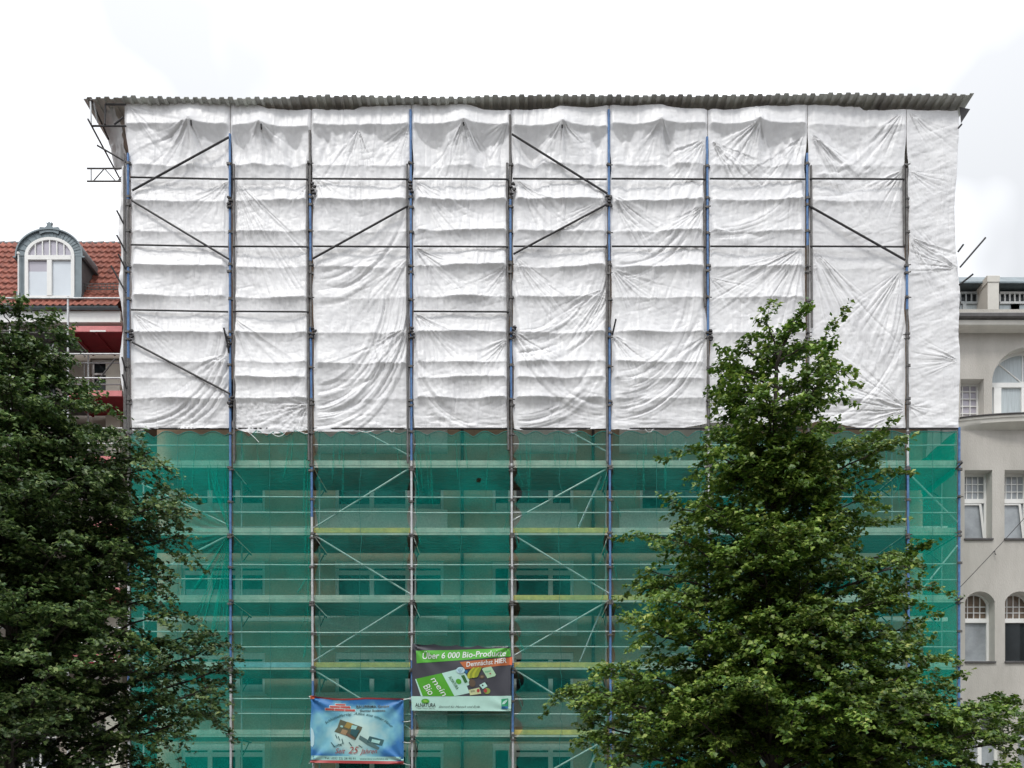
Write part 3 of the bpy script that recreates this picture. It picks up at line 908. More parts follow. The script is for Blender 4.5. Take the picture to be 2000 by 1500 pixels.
    d = d + 0.010 * nz.fbm(X / 9, Y / 26, 3) + 0.006 * (1 - np.abs(nz.fbm(X / 16 + 40, Y / 11, 3)) * 2)
    if b == 1:
        d = d + 0.02 * nz.fbm(X / 7, Y / 7, 3) * sst(760, 800, Y)
    if b == 8:
        d = d + 0.022 * nz.fbm(X / 45, Y / 15 + X / 40, 3) + 0.05 * sst(0.5, 1.0, u) ** 2
    # welded seams
    for s in ((0.28,), (0.55,), (0.38,), (0.66,), (0.4,), (0.3,), (0.24,), (0.62,), (0.7,))[b]:
        d = d - 0.011 * np.exp(-((u - s) * (xr - xl) / 1.6) ** 2)
    return d


TARP_LABELS = [
    'white tarpaulin in the leftmost scaffold bay, crossed by three dark braces',
    'white tarpaulin in the narrow second bay with a ragged bunched lower edge',
    'white tarpaulin with one rising brace and long curved folds above the blue banner',
    'white tarpaulin with even horizontal drapes and three ledgers, above the green banner',
    'white tarpaulin with two braces meeting at its right edge in a sideways V',
    'white tarpaulin right of the two meeting braces, without any brace of its own',
    'white tarpaulin with folds fanning from its right edge, its foot behind the treetop',
    'smooth white tarpaulin crossed by one falling brace, beside the treetop on its right',
    'white tarpaulin wrapped round the right corner of the scaffolding with no bars over it']


def tarps():
    for b in range(9):
        xl, xr = EDGES[b], EDGES[b + 1]
        nu = int((xr - xl) / 1.35)
        nv = 480
        u = np.linspace(0, 1, nu + 1)[None, :]
        v = np.linspace(0, 1, nv + 1)[:, None]
        nz = Noise(300 + b)
        ypre = 205 + 632 * v
        le = (250 if b == 0 else EDGES[b]) + (pole_x(b, ypre) - EDGES[b]) * 0.8 * sst(230, 330, ypre) + (3.5 + 2.0 * nz(ypre / 40, ypre * 0 + 1)) * sst(250, 330, ypre) + 0.5
        if b == 0:
            le = le + interp(ypre, [(200, -9), (245, -8), (330, 0), (840, 0)])
        if b < 8:
            ri = EDGES[b + 1] + (pole_x(b + 1, ypre) - EDGES[b + 1]) * 0.8 * sst(230, 330, ypre) - (2.5 - 2.0 * nz(ypre / 40, ypre * 0 + 8)) * sst(250, 330, ypre) - 0.5
        else:
            ri = interp(ypre, [(205, 1876), (260, 1876), (330, 1872), (400, 1869), (470, 1870), (520, 1874), (560, 1879), (640, 1876), (700, 1879), (790, 1876), (840, 1875)])
        X = le + (ri - le) * u
        yt, yb = interp(X, TOPL), interp(X, BOTL)
        Y = yt + (yb - yt) * v
        d = tarp_shape(b, X, Y, 100 + b)
        ee = np.minimum(u, 1 - u) * (xr - xl)
        if b < 8:
            d = d * sst(-2, 7, ee) + 0.03
        else:
            d = d * sst(-2, 7, u * (xr - xl)) + 0.03
        WX = (X - CX) / SC
        WZ = CAMZ + (HOR - Y) / SC
        WY = Y0 + 0.02 + d
        if b == 8:                                     # round the corner and along the gable
            ext = 22
            k = np.linspace(0, 1, ext + 1)[1:][None, :]
            ex = WX[:, -1:] + 0.05 * np.sin(k * math.pi * .5) + 0.05 * nz(v * 14, k * 6 + v * 0)
            ey = WY[:, -1:] + k * 2.0
            ez = WZ[:, -1:] + 0 * k
            WX, WY, WZ = np.hstack([WX, ex]), np.hstack([WY, ey]), np.hstack([WZ, ez])
        n1, n2 = WX.shape
        V = np.stack([WX, WY, WZ], -1).reshape(-1, 3)
        i, j = np.meshgrid(np.arange(n1 - 1), np.arange(n2 - 1), indexing='ij')
        a = (i * n2 + j).ravel()
        Fq = np.stack([a, a + n2, a + n2 + 1, a + 1], -1)
        o = np_mesh('tarpaulin', V, Fq, M['tarp'])
        cords = {1: [((478, 840), (490, 846), (506, 864)), ((530, 845), (546, 860), (558, 844)), ((582, 840), (598, 850), (604, 846)), ((503, 846), (503, 838), (504, 830))],
                 2: [((700, 840), (712, 848), (730, 841)), ((760, 838), (766, 850), (771, 838))], 5: [((1260, 838), (1268, 850), (1276, 838))]}.get(b, [])
        if cords:
            cm = MB()
            for c3 in cords:
                pa, pb, pc = [P(x, y, Y0 - .03) for x, y in c3]
                cm.path([pa * (1 - t) ** 2 + pb * 2 * t * (1 - t) + pc * t * t for t in [i / 10 for i in range(11)]], 0.009, 5)
            cm.build('lashing_cord', M['whitewin'], o, True)
        tag(o, TARP_LABELS[b], 'tarpaulin', 'white tarpaulins hung over the upper scaffolding')
    # the sheet that bellies out round the left corner
    nz = Noise(55)
    nv, nu = 240, 40
    v = np.linspace(0, 1, nv + 1)[:, None]
    k = np.linspace(0, 1, nu + 1)[None, :]
    y = 322 + 522 * v
    bul = interp(y, [(320, 9), (345, 12), (400, 11), (440, 16), (470, 14), (505, 12), (540, 13), (562, 15), (600, 9), (640, 8), (700, 14), (740, 11), (765, 6), (800, 4), (845, 2)]) / SC
    X = PX(247) - 1.25 * bul * np.sin(np.minimum(k * 3.2, 1) * math.pi / 2) * (1 - 0.5 * k) + 0.03 * nz(y / 30, k * 9)
    Y = Y0 + 0.03 + 0.06 * k + 1.9 * np.maximum(k - .3, 0) ** 1.5 + 0.03 * nz(y / 18, k * 5 + 3)
    Z = CAMZ + (HOR - y) / SC + 0 * k
    V = np.stack([X, Y, Z], -1).reshape(-1, 3)
    i, j = np.meshgrid(np.arange(nv), np.arange(nu), indexing='ij')
    a = (i * (nu + 1) + j).ravel()
    Fq = np.stack([a, a + nu + 1, a + nu + 2, a + 1], -1)
    tag(np_mesh('tarpaulin', V, Fq, M['tarp']), 'narrow white sheet bellying out round the left corner pole above the red roof', 'tarpaulin', 'white tarpaulins hung over the upper scaffolding')
    # the grey sheet under the left roof overhang
    nv, nu = 60, 60
    v = np.linspace(0, 1, nv + 1)[:, None]
    k = np.linspace(0, 1, nu + 1)[None, :]
    # corners: roof edge front, roof inner front, pole low, back low
    A, B = np.array(P(181, 200, 24.15)), np.array(P(224, 206, 24.15))
    C, D = np.array(P(246, 326, 24.25)), np.array(P(224, 335, 26.2))
    Pm = (A * (1 - k)[..., None] + B * k[..., None]) * (1 - v)[..., None] + (D * (1 - k)[..., None] + C * k[..., None]) * v[..., None]
    bend = 0.12 * nz.fbm(k * 5 + v * 2, v * 4 + k, 3)
    Pm[..., 1] += bend
    Pm[..., 0] += 0.12 * np.sin(v * math.pi) * (1 - 0.4 * k) - 0.06 * nz.fbm(v * 6, k * 3, 2)
    i, j = np.meshgrid(np.arange(nv), np.arange(nu), indexing='ij')
    a = (i * (nu + 1) + j).ravel()
    Fq = np.stack([a, a + nu + 1, a + nu + 2, a + 1], -1)
    tag(np_mesh('tarpaulin', Pm.reshape(-1, 3), Fq, M['tarp_grey']), 'crumpled grey sheet hanging under the left overhang of the corrugated roof', 'tarpaulin')


tarps()

# ----------------------------------------------------------------------------------------------- green nets
NET_LABELS = [
    'green net in the leftmost bay, gathered at its right edge, partly behind the left tree',
    'green net in the narrow second bay with upright creases near its top',
    'green net in the bay above and behind the blue banner',
    'green net with a small round hole, above and behind the green lettered banner',
    'green net between the lettered banner and the right tree with a yellow toe board behind',
    'green net just left of the right tree, its lower part behind the branches',
    'green net mostly covered by the upper left half of the right tree',
    'green net behind the trunk line and right half of the right tree',
    'bright green net in the narrow last bay beside the beige house']
NETM = ['net_dense', 'net', 'net_a', 'net_b', 'net_c', 'net_d', 'net_a', 'net_thin', 'net_last']
M['net_last'] = net_mat('solid_green_net', (0.003, 0.45, 0.33), 0.46, 0.1)
M['net_a'] = net_mat('washed_green_net', (0.018, 0.36, 0.30), 0.25, 0.12)
M['net_b'] = net_mat('fresh_green_net', (0.006, 0.39, 0.315), 0.30, 0.12)
M['net_c'] = net_mat('pale_green_net', (0.014, 0.37, 0.305), 0.25, 0.11)
M['net_d'] = net_mat('grey_green_net', (0.018, 0.35, 0.29), 0.27, 0.12)
M['net_dense'] = net_mat('full_green_net', (0.004, 0.43, 0.34), 0.41)


def nets():
    for b in range(9):
        xl, xr = EDGES[b], EDGES[b + 1]
        nz = Noise(500 + b)
        nu, nv = 80, 420
        u = np.linspace(0, 1, nu + 1)[None, :]
        v = np.linspace(0, 1, nv + 1)[:, None]
        y = 842 + (1640 - 842) * v
        sc = np.abs(np.sin(np.pi * (y - 845) / 46.0 + 0.15 * np.sin(y / 60)))
        la = {0: 1, 1: 3, 2: 13, 3: 11, 4: 20, 5: 8, 6: 9, 7: 9, 8: 1}[b]
        ra = {0: 1, 1: 2.0, 2: 8, 3: 6, 4: 13, 5: 8, 6: 6, 7: 4, 8: 0}[b]
        le = pole_x(b, y) + 2.5 + la * sc ** 0.8 * (0.62 + 0.42 * nz(y / 70, y * 0))
        ri = pole_x(b + 1, y) - 2.5 - ra * sc ** 0.8 * (0.62 + 0.42 * nz(y / 70, y * 0 + 4))
        X = le + (ri - le) * u
        scal = np.abs(np.sin(np.pi * u * (4.2 if b < 8 else 1.2) + 0.4 * b)) ** 1.4
        top = 843 - 2 + 13 * (1 - scal) * (0.4 + 0.6 * np.abs(nz(u * 4, u * 0 + b))) * (1 if b < 8 else 0.2)
        Y = top + (1640 - top) * v
        d = 0.03 * np.sin(np.pi * u) + 0.02 * nz.fbm(X / 80, Y / 120, 3) + 0.006 * nz.fbm(X / 8, Y / 90, 2)
        fold = 0
        if b == 0:
            for ty in (1040,):
                dx, dy = X - 449, Y - ty
                r = np.hypot(dx, dy)
                th = np.arctan2(dy, -dx)
                fold = 0.09 * crease(th * 4.2 + .3 * nz(X / 40, Y / 40)) * np.exp(-np.maximum(-dx, 0) / 55) * sst(0, 60, r) * np.exp(-np.abs(dy) / 160)
            fold = fold + 0.03 * crease(X / 21 + 0.6 * nz(X / 60, Y / 160)) * sst(880, 960, Y) * sst(1100, 1000, Y) * sst(449, 400, X)
        if b == 1:
            fold = 0.05 * crease(X / 27 + 0.012 * (Y - 845) * (0.5 - u) * 4) * np.exp(-np.maximum(Y - 845, 0) / 70) + 0.05 * crease(X / 14) * sst(0.87, 0.97, u) * sst(1200, 900, Y)
        d = d + fold
        d = d * sst(0, 6, np.minimum(u, 1 - u) * (xr - xl))
        WX, WZ, WY = (X - CX) / SC, CAMZ + (HOR - Y) / SC, Y0 + 0.045 + np.clip(d, -0.05, 0.2) * 0.6
        V = np.stack([WX, WY, WZ], -1).reshape(-1, 3)
        i, j = np.meshgrid(np.arange(nv), np.arange(nu), indexing='ij')
        a = (i * (nu + 1) + j).ravel()
        if b == 3:                                            # a burnt hole
            cxp = X[:-1, :-1].ravel(); cyp = Y[:-1, :-1].ravel()
            a = a[~(((cxp - 933) / 5.0) ** 2 + ((cyp - 936) / 5.2) ** 2 < 1)]
        Fq = np.stack([a, a + nu + 1, a + nu + 2, a + 1], -1)
        o = np_mesh('safety_net', V, Fq, M[NETM[b]])
        rp = random.Random(40 + b)
        fans = {0: [((447, 1040), (447 - rp.uniform(4, 75), 1040 + rp.uniform(90, 250))) for _ in range(17)] + [((446, 1035), (446 - rp.uniform(3, 40), 1035 - rp.uniform(60, 150))) for _ in range(8)]
                + [((x, 860 + rp.uniform(0, 60)), (x + rp.uniform(-12, 12), 960 + rp.uniform(0, 90))) for x in (300, 325, 352, 380, 405, 425)],
                1: [((x, 846), (x + dx, y1)) for x, dx, y1 in ((470, 6, 900), (498, 9, 915), (524, 4, 930), (566, -13, 935), (573, -6, 905), (596, -4, 1010), (603, -8, 1100), (600, -3, 900), (606, -6, 1250))],
                }.get(b, [])
        fans = fans + [((x, 848), (x + rp.uniform(-9, 9), 848 + rp.uniform(25, 150))) for x in [xl + 8 + (xr - xl - 16) * rp.random() for _ in range(7 if 1 < b < 8 else 0)]]
        fans = fans + [((xl + 6 + rp.uniform(0, 5), y), (xl + 6 + rp.uniform(4, 22), y + rp.uniform(25, 70))) for y in range(900, 1480, 64) if 1 < b < 8 and rp.random() < .5]
        fans = fans + [((xr - 4 - rp.uniform(0, 5), y), (xr - 6 - rp.uniform(4, 22), y + rp.uniform(25, 70))) for y in range(930, 1480, 64) if 0 < b < 8 and rp.random() < .5]
        for (p, q) in fans:
            w0, w1 = rp.uniform(.3, .8), rp.uniform(1.0, 3.2)
            pl = MB()                                          # a pleat where the net lies doubled
            rows = []
            for i in range(13):
                t = i / 12
                x, y = p[0] + (q[0] - p[0]) * t, p[1] + (q[1] - p[1]) * t + 4 * math.sin(t * 3)
                w = (w0 + (w1 - w0) * t) * (1 - max(0, t - .75) * 3.2)
                pc = P(x, y, Y0)
                rows.append([(pc.x - w / SC, Y0 + .032, pc.z), (pc.x, Y0 + .018, pc.z), (pc.x + w / SC, Y0 + .032, pc.z)])
            pl.grid(rows)
            pl.build('pleat', M[NETM[b]], o, True)
        tag(o, NET_LABELS[b], 'safety net', 'green nets hung over the lower scaffolding')
        # the doubled selvage down the middle where two widths are laced, and the border cords
        s = MB()
        jm = int(nu * (0.48 if b < 8 else 0.5))
        pts = [(WX[q, jm], WY[q, jm] - 0.012, WZ[q, jm]) for q in range(0, nv, 6)]
        s.path(pts, 0.006, 4)
        tp = [(WX[0, q], WY[0, q] - 0.01, WZ[0, q]) for q in range(0, nu + 1, 1)]
        s.path(tp, 0.010, 4)
        s.build('border_cord', M['cord'], o)
    # the gable net at the right end, and a second layer over its head
    nz = Noise(77)
    for (ya, yb_, mat, lab, off) in ((842, 1640, 'net_thin', 'green net closing the right end of the scaffolding, seen through the last bay', 0.0),
                                     (841, 924, 'net_dense2', 'short doubled green net at the upper right end, the brightest green patch', -0.05)):
        nu, nv = 30, 80
        u = np.linspace(0, 1, nu + 1)[None, :]
        v = np.linspace(0, 1, nv + 1)[:, None]
        Y = Y0 + 0.08 + u * 1.95 + 0 * v
        X = PX(1871) + off + 0.04 * nz.fbm(u * 6, v * 10, 3)
        Z = PZ(ya) + (PZ(yb_) - PZ(ya)) * v + 0 * u
        V = np.stack([X + 0 * Y, Y, Z], -1).reshape(-1, 3)
        i, j = np.meshgrid(np.arange(nv), np.arange(nu), indexing='ij')
        a = (i * (nu + 1) + j).ravel()
        Fq = np.stack([a, a + nu + 1, a + nu + 2, a + 1], -1)
        tag(np_mesh('safety_net', V, Fq, M[mat]), lab, 'safety net', 'green nets hung over the lower scaffolding')


M['net_dense2'] = net_mat('doubled_green_net', (0.0, 0.40, 0.27), 0.85)
M['cord'] = pmat('green_cord', (0.01, 0.20, 0.17), 0.8)
nets()

# ----------------------------------------------------------------------------------------------- banners
def text_verts(s, shear=0.0, bold=0.0):
    """Outline of a word as flat triangles, in units where the cap height is about 0.7."""
    c = bpy.data.curves.new('lettering', 'FONT')
    c.body = s
    c.resolution_u = 3
    c.shear = shear
    c.offset = bold
    o = bpy.data.objects.new('lettering', c)
    col.objects.link(o)
    dg = bpy.context.evaluated_depsgraph_get()
    me = bpy.data.meshes.new_from_object(o.evaluated_get(dg))
    vs = [(v.co.x, v.co.y) for v in me.vertices]
    fs = [tuple(p.vertices) for p in me.polygons]
    bpy.data.objects.remove(o); bpy.data.curves.remove(c); bpy.data.meshes.remove(me)
    return vs, fs


class Sheet:
    """A printed banner: everything is drawn in the coordinates of one enlarged view and laid on the hanging cloth."""
    def __init__(s, ox, oy, k, disp, Y):
        s.ox, s.oy, s.k, s.disp, s.Y, s.mb, s.mats = ox, oy, k, disp, Y, MB(), []

    def mi(s, mat):
        if mat not in s.mats:
            s.mats.append(mat)
        return s.mats.index(mat)

    def pt(s, x, y, layer=0):
        px, py = s.ox + x / s.k, s.oy + y / s.k
        p = P(px, py, Y0)
        return (p.x, s.Y - layer * 0.007 + s.disp(px, py), p.z)

    def quad(s, c, mat, layer=1, nu=16, nv=8):
        a, b, cc, d = c      # tl, tr, br, bl
        rows = []
        for j in range(nv + 1):
            t = j / nv
            row = []
            for i in range(nu + 1):
                u = i / nu
                x = (a[0] * (1 - u) + b[0] * u) * (1 - t) + (d[0] * (1 - u) + cc[0] * u) * t
                y = (a[1] * (1 - u) + b[1] * u) * (1 - t) + (d[1] * (1 - u) + cc[1] * u) * t
                row.append(s.pt(x, y, layer))
            rows.append(row)
        s.mb.grid(rows, s.mi(mat))

    def poly(s, pts, mat, layer=1):
        cx, cy = sum(p[0] for p in pts) / len(pts), sum(p[1] for p in pts) / len(pts)
        vs = [s.pt(cx, cy, layer)] + [s.pt(x, y, layer) for x, y in pts]
        n = len(pts)
        s.mb.add(vs, [(0, 1 + i, 1 + (i + 1) % n) for i in range(n)], s.mi(mat))

    def ell(s, x, y, rx, ry, mat, layer=1, rot=0):
        c, q = math.cos(rot), math.sin(rot)
        s.poly([(x + rx * math.cos(t) * c - ry * math.sin(t) * q, y + rx * math.cos(t) * q + ry * math.sin(t) * c) for t in [2 * math.pi * i / 20 for i in range(20)]], mat, layer)

    def text(s, body, x0, y0, x1, y1, h, mat, layer=2, shear=0.0, bold=0.0, curve=None):
        """Fit a word between two baseline points; h = cap height; curve(t) -> (x, y, nx, ny) bends it."""
        vs, fs = text_verts(body, shear, bold)
        w0, w1 = min(v[0] for v in vs), max(v[0] for v in vs)
        L = math.hypot(x1 - x0, y1 - y0)
        dx, dy = (x1 - x0) / max(L, 1e-6), (y1 - y0) / max(L, 1e-6)
        out = []
        for vx, vy in vs:
            t = (vx - w0) / (w1 - w0)
            up = vy / 0.69 * h
            if curve:
                x, y, nx, ny = curve(t)
                out.append(s.pt(x + nx * up, y + ny * up, layer))
            else:
                out.append(s.pt(x0 + dx * t * L + dy * up, y0 + dy * t * L - dx * up, layer))
        s.mb.add(out, fs, s.mi(mat))


def banner_print_mat():
    m = pmat('sky_blue_print', (0.20, 0.45, 0.52), 0.45)
    nt = m.node_tree
    N, L = nt.nodes, nt.links
    b = N['Principled BSDF']
    tc = N.new('ShaderNodeTexCoord')
    mp = N.new('ShaderNodeMapping')
    c = P(692, 1432)
    mp.inputs['Location'].default_value = (-c.x / 1.5, 0, -c.z / 1.0)
    mp.inputs['Scale'].default_value = (1 / 1.5, 0, 1 / 1.0)
    L.new(tc.outputs['Object'], mp.inputs['Vector'])
    nz = N.new('ShaderNodeTexNoise'); nz.inputs['Scale'].default_value = 1.6; nz.inputs['Detail'].default_value = 3
    L.new(tc.outputs['Object'], nz.inputs['Vector'])
    ln = N.new('ShaderNodeVectorMath'); ln.operation = 'LENGTH'
    L.new(mp.outputs['Vector'], ln.inputs[0])
    ad = N.new('ShaderNodeMath'); ad.operation = 'MULTIPLY_ADD'
    ad.inputs[1].default_value = 1.0; ad.inputs[2].default_value = -0.5
    L.new(nz.outputs['Fac'], ad.inputs[0])
    sm = N.new('ShaderNodeMath'); sm.operation = 'ADD'
    L.new(ln.outputs['Value'], sm.inputs[0]); L.new(ad.outputs[0], sm.inputs[1])
    rp = N.new('ShaderNodeValToRGB')
    e = rp.color_ramp.elements
    e[0].position = 0.38; e[0].color = (0.48, 0.68, 0.64, 1)
    e[1].position = 1.0; e[1].color = (0.035, 0.17, 0.42, 1)
    k = e.new(0.74); k.color = (0.17, 0.44, 0.54, 1)
    L.new(sm.outputs[0], rp.inputs['Fac'])
    L.new(rp.outputs['Color'], b.inputs['Base Color'])
    return m


def banners():
    dk = flat('print_dark_grey', (0.05, 0.052, 0.065)); wh = flat('print_white', (0.72, 0.76, 0.74)); gr = flat('print_green', (0.10, 0.42, 0.05))
    mint = flat('print_mint', (0.42, 0.66, 0.58)); orr = flat('print_orange', (0.42, 0.12, 0.04)); gr2 = flat('print_leaf_green', (0.07, 0.33, 0.02))
    lb = flat('print_pale_blue', (0.42, 0.62, 0.68)); dg = flat('print_dark_green', (0.03, 0.13, 0.03)); ye = flat('print_banana', (0.42, 0.45, 0.04)); br = flat('print_brown', (0.10, 0.07, 0.045))
    ink = flat('print_ink', (0.03, 0.04, 0.035)); em = flat('print_emblem_green', (0.02, 0.30, 0.14)); bl = flat('print_emblem_blue', (0.02, 0.14, 0.30)); re = flat('print_red', (0.35, 0.04, 0.04))
    pg = flat('print_pale_green', (0.36, 0.56, 0.36)); ho = flat('print_bright_orange', (0.75, 0.16, 0.06))

    def d1(px, py):
        u, v = (px - 806) / 193, (py - 1260) / 130
        a = 0.02 * math.sin(u * 3.1) - 0.02 * math.sin(9 * (u + v * .7)) * (1 - v) * 0.8
        r = math.hypot(px - 806, py - 1262); th = math.atan2(py - 1262, px - 806)
        a += 0.034 * math.sin(th * 11) * math.exp(-r / 55) * min(1, r / 12)
        r = math.hypot(px - 1000, py - 1262); th = math.atan2(py - 1262, 1000 - px)
        a += 0.034 * math.sin(th * 11) * math.exp(-r / 55) * min(1, r / 12)
        r = math.hypot(px - 1000, py - 1390); th = math.atan2(1390 - py, 1000 - px)
        a += 0.022 * math.sin(th * 9) * math.exp(-r / 50)
        return a
    s = Sheet(790, 1240, 9.0909, d1, Y0 - 0.12)
    # cloth with a sagging scalloped top edge
    nu, nv = 60, 40
    rows = []
    for j in range(nv + 1):
        t = j / nv
        row = []
        for i in range(nu + 1):
            u = i / nu
            top = 165 + 45 * u + 38 * abs(math.sin(u * math.pi * 4.5)) ** 0.7 * (0.5 + 0.5 * math.sin(u * 3))
            row.append(s.pt(148 + (1885 - 148) * u, top + (1100 - top) * t))
        rows.append(row)
    s.mb.grid(rows, s.mi(dk))
    s.quad([(128, 1100), (1897, 1093), (1890, 1362), (140, 1352)], mint, 0.2, 50, 12)
    s.quad([(215, 297), (1882, 250), (1886, 395), (225, 517)], gr, 1, 50, 8)
    s.text('Über 6 000 Bio-Produkte', 330, 442, 1800, 388, 104, wh, 2, 0.18, 0.012)
    s.quad([(985, 494), (1868, 412), (1866, 546), (1080, 622)], orr, 1, 30, 8)
    s.quad([(1868, 412), (1915, 405), (1912, 545), (1866, 548)], ho, 1, 6, 6)
    s.text('Demnächst HIER', 1105, 580, 1812, 505, 84, wh, 2, 0.15, 0.012)
    s.quad([(215, 792), (670, 690), (892, 1098), (330, 1098)], gr2, 1, 24, 16)
    s.poly([(215, 792), (200, 800), (300, 1098), (332, 1098)], mint, 1)
    s.quad([(670, 690), (985, 610), (1160, 1040), (892, 1098)], mint, 1, 24, 16)
    s.poly([(985, 612), (1090, 705), (1168, 835), (1150, 900), (1110, 915)], mint, 1)
    s.poly([(1008, 735), (1066, 724), (1126, 850), (1076, 866)], dg, 2)
    s.ell(1000, 642, 76, 58, lb, 3)
    for q in range(3):
        s.text(('100 %', 'bio', 'Natur')[q], 955 + 10 * q, 635 + 24 * q, 1045 - 8 * q, 622 + 24 * q, 18, bl, 4)
    s.text('mein', 470, 800, 690, 1110, 105, wh, 2, 0.2)
    s.text('Bio', 318, 985, 430, 1135, 150, wh, 2, 0.2) if False else s.text('Bio', 335, 930, 448, 1092, 120, wh, 2, 0.2)
    s.text('ALNATURA', 785, 765, 930, 985, 54, dg, 2, 0, 0.01)
    s.ell(966, 838, 52, 44, gr2, 2, 0.6)
    for q in range(4):
        x = 1118 + q * 42
        s.poly([(x, 765 - q * 4), (x + 8, 700), (x + 60, 628 - q * 6), (x + 120, 585 - q * 2), (x + 128, 600), (x + 92, 680), (x + 62, 775 - q * 8), (x + 30, 790 - q * 6)], ye if q % 2 == 0 else flat('print_banana_shade', (0.25, 0.30, 0.03)), 2 + 0.25 * q)
    s.poly([(1065, 640), (1120, 640), (1125, 690), (1085, 700)], bl, 1.5)
    s.poly([(1380, 622), (1400, 600), (1540, 573), (1625, 715), (1610, 745), (1475, 782)], pg, 2)
    s.text('Natur', 1440, 690, 1540, 660, 40, em, 3)
    s.ell(1525, 700, 14, 12, re, 3)
    s.ell(1380, 755, 46, 36, br, 2); s.ell(1380, 755, 24, 18, flat('print_tan', (0.2, 0.14, 0.09)), 3)
    s.ell(1205, 865, 58, 72, br, 2, -0.4)
    s.poly([(1332, 902), (1430, 850), (1475, 922), (1392, 972)], mint, 2); s.ell(1390, 908, 16, 14, ink, 3); s.ell(1450, 846, 26, 14, dk, 3)
    s.poly([(1145, 988), (1330, 945), (1366, 1055), (1168, 1082)], flat('print_cream', (0.5, 0.55, 0.3)), 2); s.ell(1312, 1000, 26, 32, re, 3); s.text('bio', 1185, 1030, 1255, 1018, 44, ink, 3)
    s.ell(1467, 1006, 60, 54, flat('print_apple', (0.22, 0.3, 0.06)), 2); s.ell(1440, 1000, 30, 36, re, 3)
    s.text('alnatura.de', 1560, 236, 1842, 222, 22, wh, 2)
    s.ell(378, 1186, 72, 42, gr2, 2); s.ell(378, 1186, 40, 22, flat('print_lime', (0.2, 0.42, 0.05)), 3, 0.3)
    s.text('ALNATURA', 200, 1288, 560, 1288, 66, ink, 2, 0, 0.012)
    s.text('Super Natur Markt', 222, 1318, 540, 1322, 18, ink, 2)
    s.text('Sinnvoll für Mensch und Erde', 615, 1302, 1340, 1300, 36, ink, 2, 0.45)
    s.quad([(1722, 1150), (1842, 1140), (1842, 1272), (1722, 1276)], em, 2, 4, 4)
    s.quad([(1722, 1282), (1842, 1279), (1842, 1322), (1722, 1326)], bl, 2, 4, 2)
    s.poly([(1735, 1245), (1750, 1200), (1800, 1165), (1832, 1160), (1815, 1200), (1775, 1240)], mint, 3)
    o = s.mb.build('banner', s.mats, None, True)
    tag(o, 'dark grey and green advertising banner lettered Über 6 000 Bio-Produkte, hung over the green net', 'banner')

    def d2(px, py):
        u, v = (px - 608) / 182, (py - 1362) / 130
        a = 0.02 * math.sin(u * 3.1)
        for (cx, cy, sx, sy, A, n) in ((608, 1362, 1, 1, .055, 9), (790, 1367, -1, 1, .045, 8), (790, 1488, -1, -1, .05, 9), (608, 1488, 1, -1, .035, 8)):
            r = math.hypot(px - cx, py - cy); th = math.atan2(sy * (py - cy), sx * (px - cx))
            a += A * math.sin(th * n) * math.exp(-r / 60) * min(1, r / 10)
        return a
    s = Sheet(590, 1340, 9.0909, d2, Y0 - 0.12)
    sky = banner_print_mat()
    teal = flat('print_teal', (0.30, 0.55, 0.52)); dt = flat('print_dark_teal', (0.03, 0.10, 0.11)); ol = flat('print_olive', (0.10, 0.11, 0.07)); brick = flat('print_brick', (0.42, 0.07, 0.06))
    nu, nv = 60, 44
    rows = []
    for j in range(nv + 1):
        t = j / nv
        row = []
        for i in range(nu + 1):
            u = i / nu
            top = 205 + 45 * u + 45 * math.sin(min(1, u / .62) * math.pi) ** 1.5 * (u < .62)
            bot = 1322 + 22 * u
            row.append(s.pt(165 + (1812 - 165) * u + 10 * math.sin(t * 9) * (u < .05), top + (bot - top) * t))
        rows.append(row)
    s.mb.grid(rows, s.mi(sky))
    rows = []
    for lo in (0, 26):
        row = []
        for i in range(nu + 1):
            u = i / nu
            top = 186 + 45 * u + 30 * math.sin(min(1, u / .62) * math.pi) ** 1.5 * (u < .62)
            row.append(s.pt(165 + (1820 - 165) * u, top + lo, 1))
        rows.append(row)
    s.mb.grid(rows, s.mi(re))
    s.quad([(160, 1318), (1812, 1340), (1812, 1390), (158, 1366)], re, 1, 40, 3)
    s.quad([(185, 1238), (1812, 1262), (1812, 1338), (175, 1317)], teal, 1, 40, 5)
    s.quad([(165, 180), (245, 185), (240, 235), (165, 240)], ho, 2, 3, 3)
    s.poly([(172, 735), (215, 790), (238, 900), (232, 1040), (200, 1090), (172, 1060)], lb, 1.5)
    for (x0, x1, y0, y1) in ((605, 780, 322, 352), (512, 684, 358, 395), (692, 866, 362, 400), (430, 590, 402, 441), (597, 768, 410, 449), (776, 950, 416, 455)):
        s.quad([(x0 - 8, y0 - 6), (x1 + 8, y0), (x1 + 8, y1 + 8), (x0 - 8, y1 + 4)], wh, 1, 4, 2)
        s.quad([(x0, y0), (x1, y0 + 5), (x1, y1 + 1), (x0, y1 - 3)], brick, 2, 4, 2)
    for (k, mm, ly) in ((0.035, lb, 1), (0.008, ink, 2)):
        s.text('BAUFIRMA GmbH', 975, 398, 1555, 392, 46, mm, ly, 0, k)
        s.text('Gunter Sudziske', 1035, 462, 1490, 460, 38, mm, ly, 0, k)

    def arc(t):
        th = math.radians(212 + (340 - 212) * t)
        x, y = 985 + 640 * math.cos(th), 870 + 350 * math.sin(th)
        dx, dy = -640 * math.sin(th), 350 * math.cos(th)
        n = math.hypot(dx, dy)
        return x, y, dy / n, -dx / n
    s.text('Schlüsselfertig. Alles aus einer Hand!', 0, 0, 1, 0, 46, dt, 2, 0.3, 0.004, arc)
    s.poly([(690, 600), (860, 660), (1085, 735), (1060, 800), (960, 965), (830, 900), (585, 815), (640, 740)], ol, 1)
    s.poly([(820, 640), (930, 680), (850, 770), (760, 730)], flat('print_ochre', (0.30, 0.22, 0.06)), 2)
